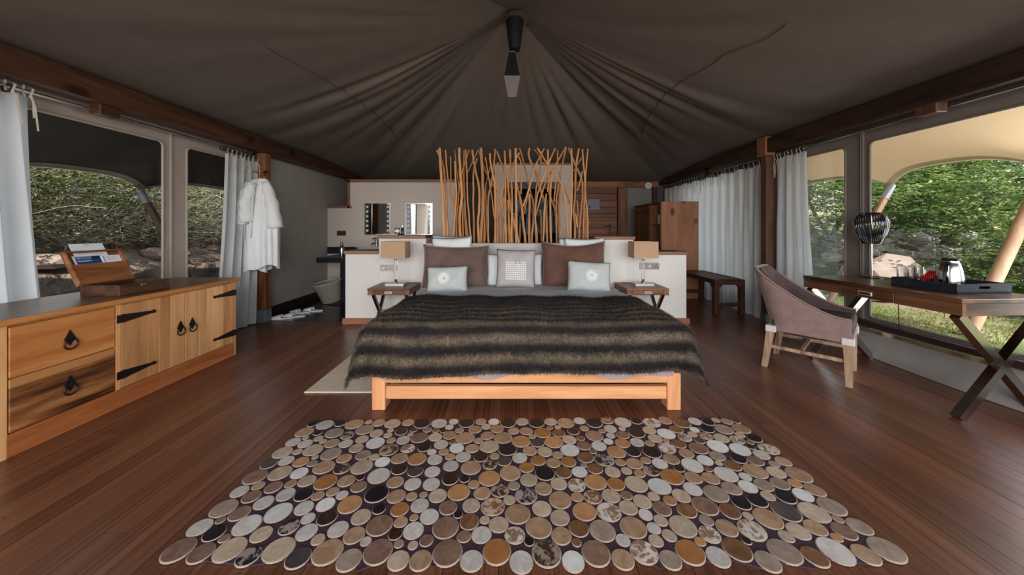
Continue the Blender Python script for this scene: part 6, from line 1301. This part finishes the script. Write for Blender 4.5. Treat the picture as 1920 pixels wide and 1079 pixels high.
def foliage_mesh(name, seed, rx, ry, rz, zc, n_tw, leaves, ll, lw, clumps=14, droop=0.3):
    r = np.random.default_rng(seed)
    cc = r.normal(0, 1, (clumps, 3)); cc /= np.linalg.norm(cc, axis=1)[:, None]; cc *= (0.35+0.6*r.random((clumps, 1))); cs = 0.28+0.25*r.random(clumps)
    k = r.integers(0, clumps, n_tw); base = cc[k]+r.normal(0, 1, (n_tw, 3))*cs[k][:, None]*0.6
    base *= np.array([rx, ry, rz]); base[:, 2] += zc; base[:, 2] = np.maximum(base[:, 2], 0.03)
    d = r.normal(0, 1, (n_tw, 3)); d[:, 2] = d[:, 2]*0.5-droop+0.3; d /= np.linalg.norm(d, axis=1)[:, None]
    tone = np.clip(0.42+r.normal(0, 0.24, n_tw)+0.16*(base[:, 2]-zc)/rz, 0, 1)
    s = np.cross(d, np.array([0, 0, 1.0])); s /= np.linalg.norm(s, axis=1)[:, None]+1e-9
    out, tn = [], []
    TL = ll*leaves*0.42
    for i in range(leaves):
        f = (i+0.6)/leaves; sd = 1 if i % 2 else -1
        b0 = base+d*(f*TL)[..., None] if np.ndim(f) else base+d*f*TL
        ld = s*sd*0.85+d*0.55+r.normal(0, 0.16, (n_tw, 3)); ld /= np.linalg.norm(ld, axis=1)[:, None]
        wv = np.cross(ld, r.normal(0, 0.5, (n_tw, 3))+np.array([0, 0, 1.0])); wv /= np.linalg.norm(wv, axis=1)[:, None]
        L = ll*(0.75+0.5*r.random((n_tw, 1))); Wd = lw*(0.8+0.4*r.random((n_tw, 1)))
        out.append(np.stack([b0, b0+ld*L*0.5+wv*Wd, b0+ld*L, b0+ld*L*0.5-wv*Wd], 1)); tn.append(tone+r.normal(0, 0.06, n_tw))
    V = np.concatenate(out); T = np.concatenate(tn); n = len(V); me = bpy.data.meshes.new(name)
    me.vertices.add(n*4); me.vertices.foreach_set('co', V.reshape(-1).astype(np.float32)); me.loops.add(n*4); me.loops.foreach_set('vertex_index', np.arange(n*4, dtype=np.int32))
    me.polygons.add(n); me.polygons.foreach_set('loop_start', np.arange(n, dtype=np.int32)*4); me.update(); me.validate()
    a = me.attributes.new('tone', 'FLOAT', 'POINT'); a.data.foreach_set('value', np.repeat(np.clip(T, 0, 1), 4).astype(np.float32)); return me
def branch_mesh(name, seed, n, H, R, r0, spread, n3=3):
    r = random.Random(seed); bm = NB()
    for k in range(n):
        a = r.uniform(0, 6.28); p = Vector((r.uniform(-.1, .1), r.uniform(-.1, .1), 0)); d = Vector((math.cos(a)*spread, math.sin(a)*spread, 1)).normalized(); pts = [p]; L = H*r.uniform(0.6, 1.0)/6
        for s in range(6): d = (d+Vector((r.uniform(-.3, .3), r.uniform(-.3, .3), r.uniform(-.2, .2)))).normalized(); p = p+d*L; pts.append(p)
        tube(bm, pts, [r0*(1-0.14*i) for i in range(7)], n3+2)
        for q in range(n3):
            i = r.randint(1, 5); pp = pts[i]; dd = Vector((r.uniform(-1, 1), r.uniform(-1, 1), r.uniform(-.2, .7))).normalized(); sp = [pp]; 
            for s in range(5): dd = (dd+Vector((r.uniform(-.4, .4), r.uniform(-.4, .4), r.uniform(-.35, .3)))).normalized(); pp = pp+dd*L*0.55; sp.append(pp)
            tube(bm, sp, [r0*0.42*(1-0.15*i) for i in range(6)], 4)
    me = bpy.data.meshes.new(name); bm.to_mesh(me); bm.free(); return me
KIND = {
 'feather': (foliage_mesh('foliage', 1, 1.5, 1.5, 1.15, 1.55, 2300, 9, 0.075, 0.017, 16), branch_mesh('branches', 1, 6, 2.3, 1.2, 0.035, 0.6), 'green', 'brown'),
 'tree': (foliage_mesh('foliage', 2, 2.0, 2.0, 1.7, 3.0, 2600, 9, 0.095, 0.022, 26), branch_mesh('branches', 2, 5, 4.2, 2, 0.06, 0.4), 'deep', 'grey'),
 'shrub': (foliage_mesh('foliage', 3, 0.95, 0.95, 0.7, 0.72, 1200, 8, 0.062, 0.018, 12), branch_mesh('branches', 3, 6, 1.2, 0.8, 0.02, 0.7), 'green', 'brown'),
 'thicket': (foliage_mesh('foliage', 4, 1.15, 1.15, 1.0, 0.95, 2600, 6, 0.046, 0.014, 26), branch_mesh('branches', 4, 44, 2.0, 1.3, 0.0105, 0.95, 6), 'dry', 'grey'),
 'thicket_b': (foliage_mesh('foliage', 5, 1.2, 1.2, 1.05, 1.05, 3000, 6, 0.046, 0.015, 24), branch_mesh('branches', 5, 36, 2.0, 1.3, 0.010, 0.85, 6), 'dry', 'grey')}
def plant(kind, x, y, z, s, rz, label, name, cat, group=None):
    fm_, br_, lf, bk = KIND[kind]; t = thing(name, label, cat, (x, y, z), rz, group, False); t.scale = (s, s, s)
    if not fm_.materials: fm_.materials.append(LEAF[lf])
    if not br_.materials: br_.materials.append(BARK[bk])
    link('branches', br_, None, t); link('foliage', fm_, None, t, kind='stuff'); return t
PR = [('feather', 6.6, 6.1, 1.0, 'bright feathery bush just beyond the small window by the curtain', 'garden_shrub', 'shrub'), ('feather', 8.9, 7.3, 1.15, 'feathery green bush beyond the stone pile, behind the desk lamp', 'garden_shrub', 'shrub'),
      ('feather', 9.0, 5.6, 0.52, 'feathery green bush seen above the steel jug', 'garden_shrub', 'shrub'), ('feather', 10.4, 6.9, 0.62, 'broad feathery bush behind the near wooden awning pole', 'garden_shrub', 'shrub'), ('shrub', 6.3, 4.1, 0.8, 'low leafy bush at the foot of the near awning pole', 'garden_shrub', 'shrub'),
      ('tree', 8.6, 9.2, 1.15, 'deep green tree behind the small window by the curtain', 'garden_tree', 'tree'), ('tree', 10.8, 8.9, 1.1, 'deep green tree rising behind the desk lamp', 'garden_tree', 'tree'), ('tree', 13.4, 8.3, 0.36, 'low green tree below the gap of bright sky', 'garden_tree', 'tree'), ('tree', 12.5, 10.4, 1.15, 'tall green tree farthest back across the lawn', 'garden_tree', 'tree'),
      ('tree', 6.8, 9.6, 1.0, 'deep green tree close behind the long curtain window', 'garden_tree', 'tree'), ('tree', 12.6, 5.6, 0.9, 'deep green tree at the frame edge beyond the tray', 'garden_tree', 'tree'), ('shrub', 7.4, 4.5, 0.7, 'small leafy bush right of the stone pile', 'garden_shrub', 'shrub')]
for i, (k, x, y, s, lab, nm, ct_) in enumerate(PR): plant(k, x, y, hr(x, y)-0.05, s, i*1.3, lab, nm, ct_, 'trees across the lawn' if nm == 'garden_tree' else 'bushes across the lawn')
PLt = [(-5.7, 3.1, 0.85, 'dry tangled bush seen just beside the near sheer curtain'), (-5.75, 4.45, 0.9, 'dry tangled bush above the open stationery box'), (-5.8, 5.7, 0.9, 'dry tangled bush behind the slanting awning pole'), (-5.9, 7.0, 0.95, 'dry tangled bush in the narrow window beside the curtain'), (-6.6, 8.8, 1.05, 'dry tangled bush farthest along the hillside window'),
       (-7.9, 4.2, 1.2, 'leafy thicket on the slope above the nearest bush'), (-8.0, 5.9, 1.2, 'leafy thicket on the slope behind the awning pole'), (-8.2, 7.8, 1.25, 'leafy thicket on the slope beyond the narrow window'), (-9.6, 5.5, 1.4, 'leafy thicket high on the hillside in the wide window'), (-9.8, 8.0, 1.45, 'leafy thicket high on the hillside in the narrow window'), (-6.0, 1.9, 0.9, 'dry tangled bush hidden partly by the near curtain'), (-8.0, 2.6, 1.2, 'leafy thicket on the slope beside the near curtain'), (-8.6, 10.0, 1.3, 'leafy thicket at the far end of the hillside')]
for i, (x, y, s, lab) in enumerate(PLt): plant('thicket' if i % 2 == 0 else 'thicket_b', x, y, hl(x, y)-0.05, s, i*1.9, lab, 'hillside_shrub', 'shrub', 'tangled shrubs on the hillside')
# rocks
def rock_mesh(seed, sx, sy, sz):
    bm = NB(); bmesh.ops.create_icosphere(bm, subdivisions=2, radius=1); r = random.Random(seed); ph = [r.uniform(0, 6) for _ in range(6)]
    for v in bm.verts:
        c = v.co; k = 1+0.16*math.sin(2.3*c.x+ph[0])*math.sin(2.7*c.y+ph[1])+0.12*math.sin(4*c.z+ph[2]+2*c.x)+r.uniform(-.05, .05); v.co = Vector((c.x*k*sx, c.y*k*sy, max(-0.5, c.z*k)*sz))
    me = bpy.data.meshes.new('rock'); bm.to_mesh(me); bm.free(); me.polygons.foreach_set('use_smooth', np.full(len(me.polygons), False)); return me
rk = mat('rock_pink', (0.42, 0.33, 0.285), 0.9, 0, 0.25, 4, 0.6, 18); rk2 = mat('rock_grey', (0.46, 0.41, 0.375), 0.9, 0, 0.35, 5, 0.7, 20); rk3 = mat('rock_slate', (0.11, 0.115, 0.13), 0.8, 0, 0.35, 5, 0.6, 20)
t = thing('pink_boulder', 'large pinkish boulder on the lawn behind the desk lamp stem', 'rock', (5.55, 5.05, hr(5.55, 5.05))); bm = NB(); bm.from_mesh(rock_mesh(3, 0.55, 0.4, 0.42)); bmesh.ops.transform(bm, matrix=Matrix.Translation((5.55, 5.05, hr(5.55, 5.05)+0.22)), verts=bm.verts); obj('boulder', bm, rk, t)
bm = NB(); bm.from_mesh(rock_mesh(8, 0.22, 0.2, 0.14)); bmesh.ops.transform(bm, matrix=Matrix.Translation((5.15, 4.85, hr(5.15, 4.85)+0.08)), verts=bm.verts); obj('side_stone', bm, rk, t)
pile = thing('stone_bank', 'bank of stacked grey stones across the lawn behind the tumblers', 'stone wall', (6.5, 5.2, 0.2))
rms = [rock_mesh(20+k, 0.20, 0.15, 0.075) for k in range(6)]
for m_ in rms: m_.materials.append(rk2)
r = random.Random(12)
for k in range(150):
    u = r.random(); x = 5.75+1.5*u+r.uniform(-.2, .2); y = 5.75-1.0*u+r.uniform(-.25, .3); z = hr(x, y)+r.random()**0.8*0.85*(1-0.3*abs(u-0.4))
    o = link('stone', rms[k % 6], None, pile); o.location = (x+z*0.35-0.2, y+z*0.25, z); o.rotation_euler = (r.uniform(-.2, .2), r.uniform(-.2, .2), r.uniform(0, 6)); s = r.uniform(0.7, 1.5); o.scale = (s, s, s)
wallp = thing('dry_stone_wall', 'dark shaded dry-stone wall outside the window behind the sideboard', 'stone wall', (-4.5, 3.6, 0))
rms2 = [rock_mesh(40+k, 0.13, 0.24, 0.085) for k in range(5)]
for m_ in rms2: m_.materials.append(rk3)
k = 0
for row in range(4):
    y = 1.4+0.12*(row % 2)
    while y < 6.6:
        L = r.uniform(0.6, 1.1); o = link('stone', rms2[k % 5], None, wallp); k += 1
        o.location = (-4.52-0.05*row+r.uniform(-.04, .04), y, 0.08+row*0.112+0.05*math.sin(y*2.1)); o.rotation_euler = (r.uniform(-.1, .1), r.uniform(-.1, .1), r.uniform(-.15, .15)+(3.14 if k % 2 else 0)); o.scale = (1, L, r.uniform(0.8, 1.1)); y += 0.42*L
for i, (x, y, s, lab) in enumerate(((-5.15, 3.05, 0.30, 'pale pinkish rock on the slope beside the near sheer curtain'), (-5.2, 3.75, 0.24, 'pale pinkish rock on the slope behind the stationery box'), (-5.35, 5.25, 0.28, 'pale pinkish rock on the slope in the narrow window'))):
    t = thing('hillside_rock', lab, 'rock', (x, y, hl(x, y))); bm = NB(); bm.from_mesh(rock_mesh(60+i, s, s*0.9, s*0.45)); bmesh.ops.transform(bm, matrix=Matrix.Translation((x, y, hl(x, y)+0.05)), verts=bm.verts); obj('stone', bm, rk, t)
# awnings: canvas from the wall head out to a scalloped edge held by leaning poles
def awning(label, sg, X0, XE, posts, zpost, rise, m, hm, out_base):
    t = thing('awning', label, 'awning', (sg*X0, 3.5, 2.4)); NU, y0, y1 = 10, -1.3, 8.2; NYs = 150; vs = []; hem = []
    def edge(y):
        z = zpost
        for a, b in zip(posts[:-1], posts[1:]):
            if a <= y <= b: q = (y-a)/(b-a); z = zpost+rise*(1-abs(2*q-1)**3.0); inn = 0.16*(1-abs(2*q-1)**2.2); return z, inn
        return z, 0
    for j in range(NYs+1):
        y = y0+(y1-y0)*j/NYs; ze, inn = edge(y)
        for i in range(NU+1):
            u = i/NU; x = X0+(XE-inn-X0)*u; z = 2.43+(ze-2.43)*u-0.03*math.sin(math.pi*u); vs.append((sg*x, y, z))
        hem.append((sg*(XE-inn), y, ze))
    fs = [(j*(NU+1)+i, j*(NU+1)+i+1, (j+1)*(NU+1)+i+1, (j+1)*(NU+1)+i) for j in range(NYs) for i in range(NU)]
    link('canvas', arr_mesh('canvas', vs, fs, True), m, t)
    bm = NB(); pr = None
    for x, y, z in hem:
        cur = [bm.verts.new((x-sg*0.075, y, z+0.028)), bm.verts.new((x+sg*0.012, y, z-0.012)), bm.verts.new((x+sg*0.012, y, z+0.012)), ]
        if pr:
            bm.faces.new((pr[0], pr[1], cur[1], cur[0])); bm.faces.new((pr[1], pr[2], cur[2], cur[1]))
        pr = cur
    for v in bm.verts: v.co.z -= 0.008
    obj('hem', bm, hm, t, smooth=180)
    bm = NB(); a = Vector((sg*X0, 1.2, 2.40)); b_ = Vector((sg*(XE-0.1), 2.9, zpost+0.02)); tube(bm, [a, a.lerp(b_, .5)-Vector((0, 0, .035)), b_], 0.006, 5); obj('seam', bm, m, t)
posts = [-1.6, 0.1, 1.6, 3.05, 4.33, 5.75, 7.2, 8.6]
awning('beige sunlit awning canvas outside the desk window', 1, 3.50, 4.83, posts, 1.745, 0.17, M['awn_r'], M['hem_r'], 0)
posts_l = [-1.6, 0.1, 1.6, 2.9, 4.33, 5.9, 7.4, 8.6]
awning('awning canvas outside the sideboard window, its colour darkened for shade', -1, 3.41, 4.72, posts_l, 1.70, 0.12, M['awn_l'], M['hem_l'], 0)
def awning_pole(label, a, b_, r, m, group):
    t = thing('awning_pole', label, 'pole', tuple(a), 0, group); a, b_ = Vector(a), Vector(b_)
    bm = NB(); tube(bm, [a, a.lerp(b_, 0.5), a.lerp(b_, 0.93)], r, 14); obj('shaft', bm, m, t, smooth=40)
    bm = NB(); tube(bm, [a.lerp(b_, 0.88), a.lerp(b_, 0.99), b_+Vector((0, 0, 0.03))], [r*1.12, r*1.12, r*0.4], 14); obj('metal_tip', bm, mat('pole_tip', (0.50, 0.53, 0.56), 0.4, 0.3), t, 'grey metal tip', smooth=40)
    d = (b_-a).normalized(); bm = NB(); box(bm, a.x-r*1.8, a.x+r*1.8, a.y-r*1.8, a.y+r*1.8, a.z-0.06, a.z+0.02, 0.005); obj('foot', bm, M['post_r'], t)
awning_pole('pale wooden awning pole slanting down behind the desk lamp shade', (4.02, 4.35, 0.2), (4.83, 4.33, 1.755), 0.036, M['pole'], 'poles of the beige awning')
awning_pole('thick pale wooden awning pole slanting beside the tray', (4.26, 3.18, 0.2), (4.83, 3.07, 1.755), 0.048, M['pole'], 'poles of the beige awning')
awning_pole('wooden awning pole slanting in the sideboard window, its colour darkened for shade', (-3.95, 4.42, 0.15), (-4.74, 4.35, 1.70), 0.040, M['pole_l'], None)
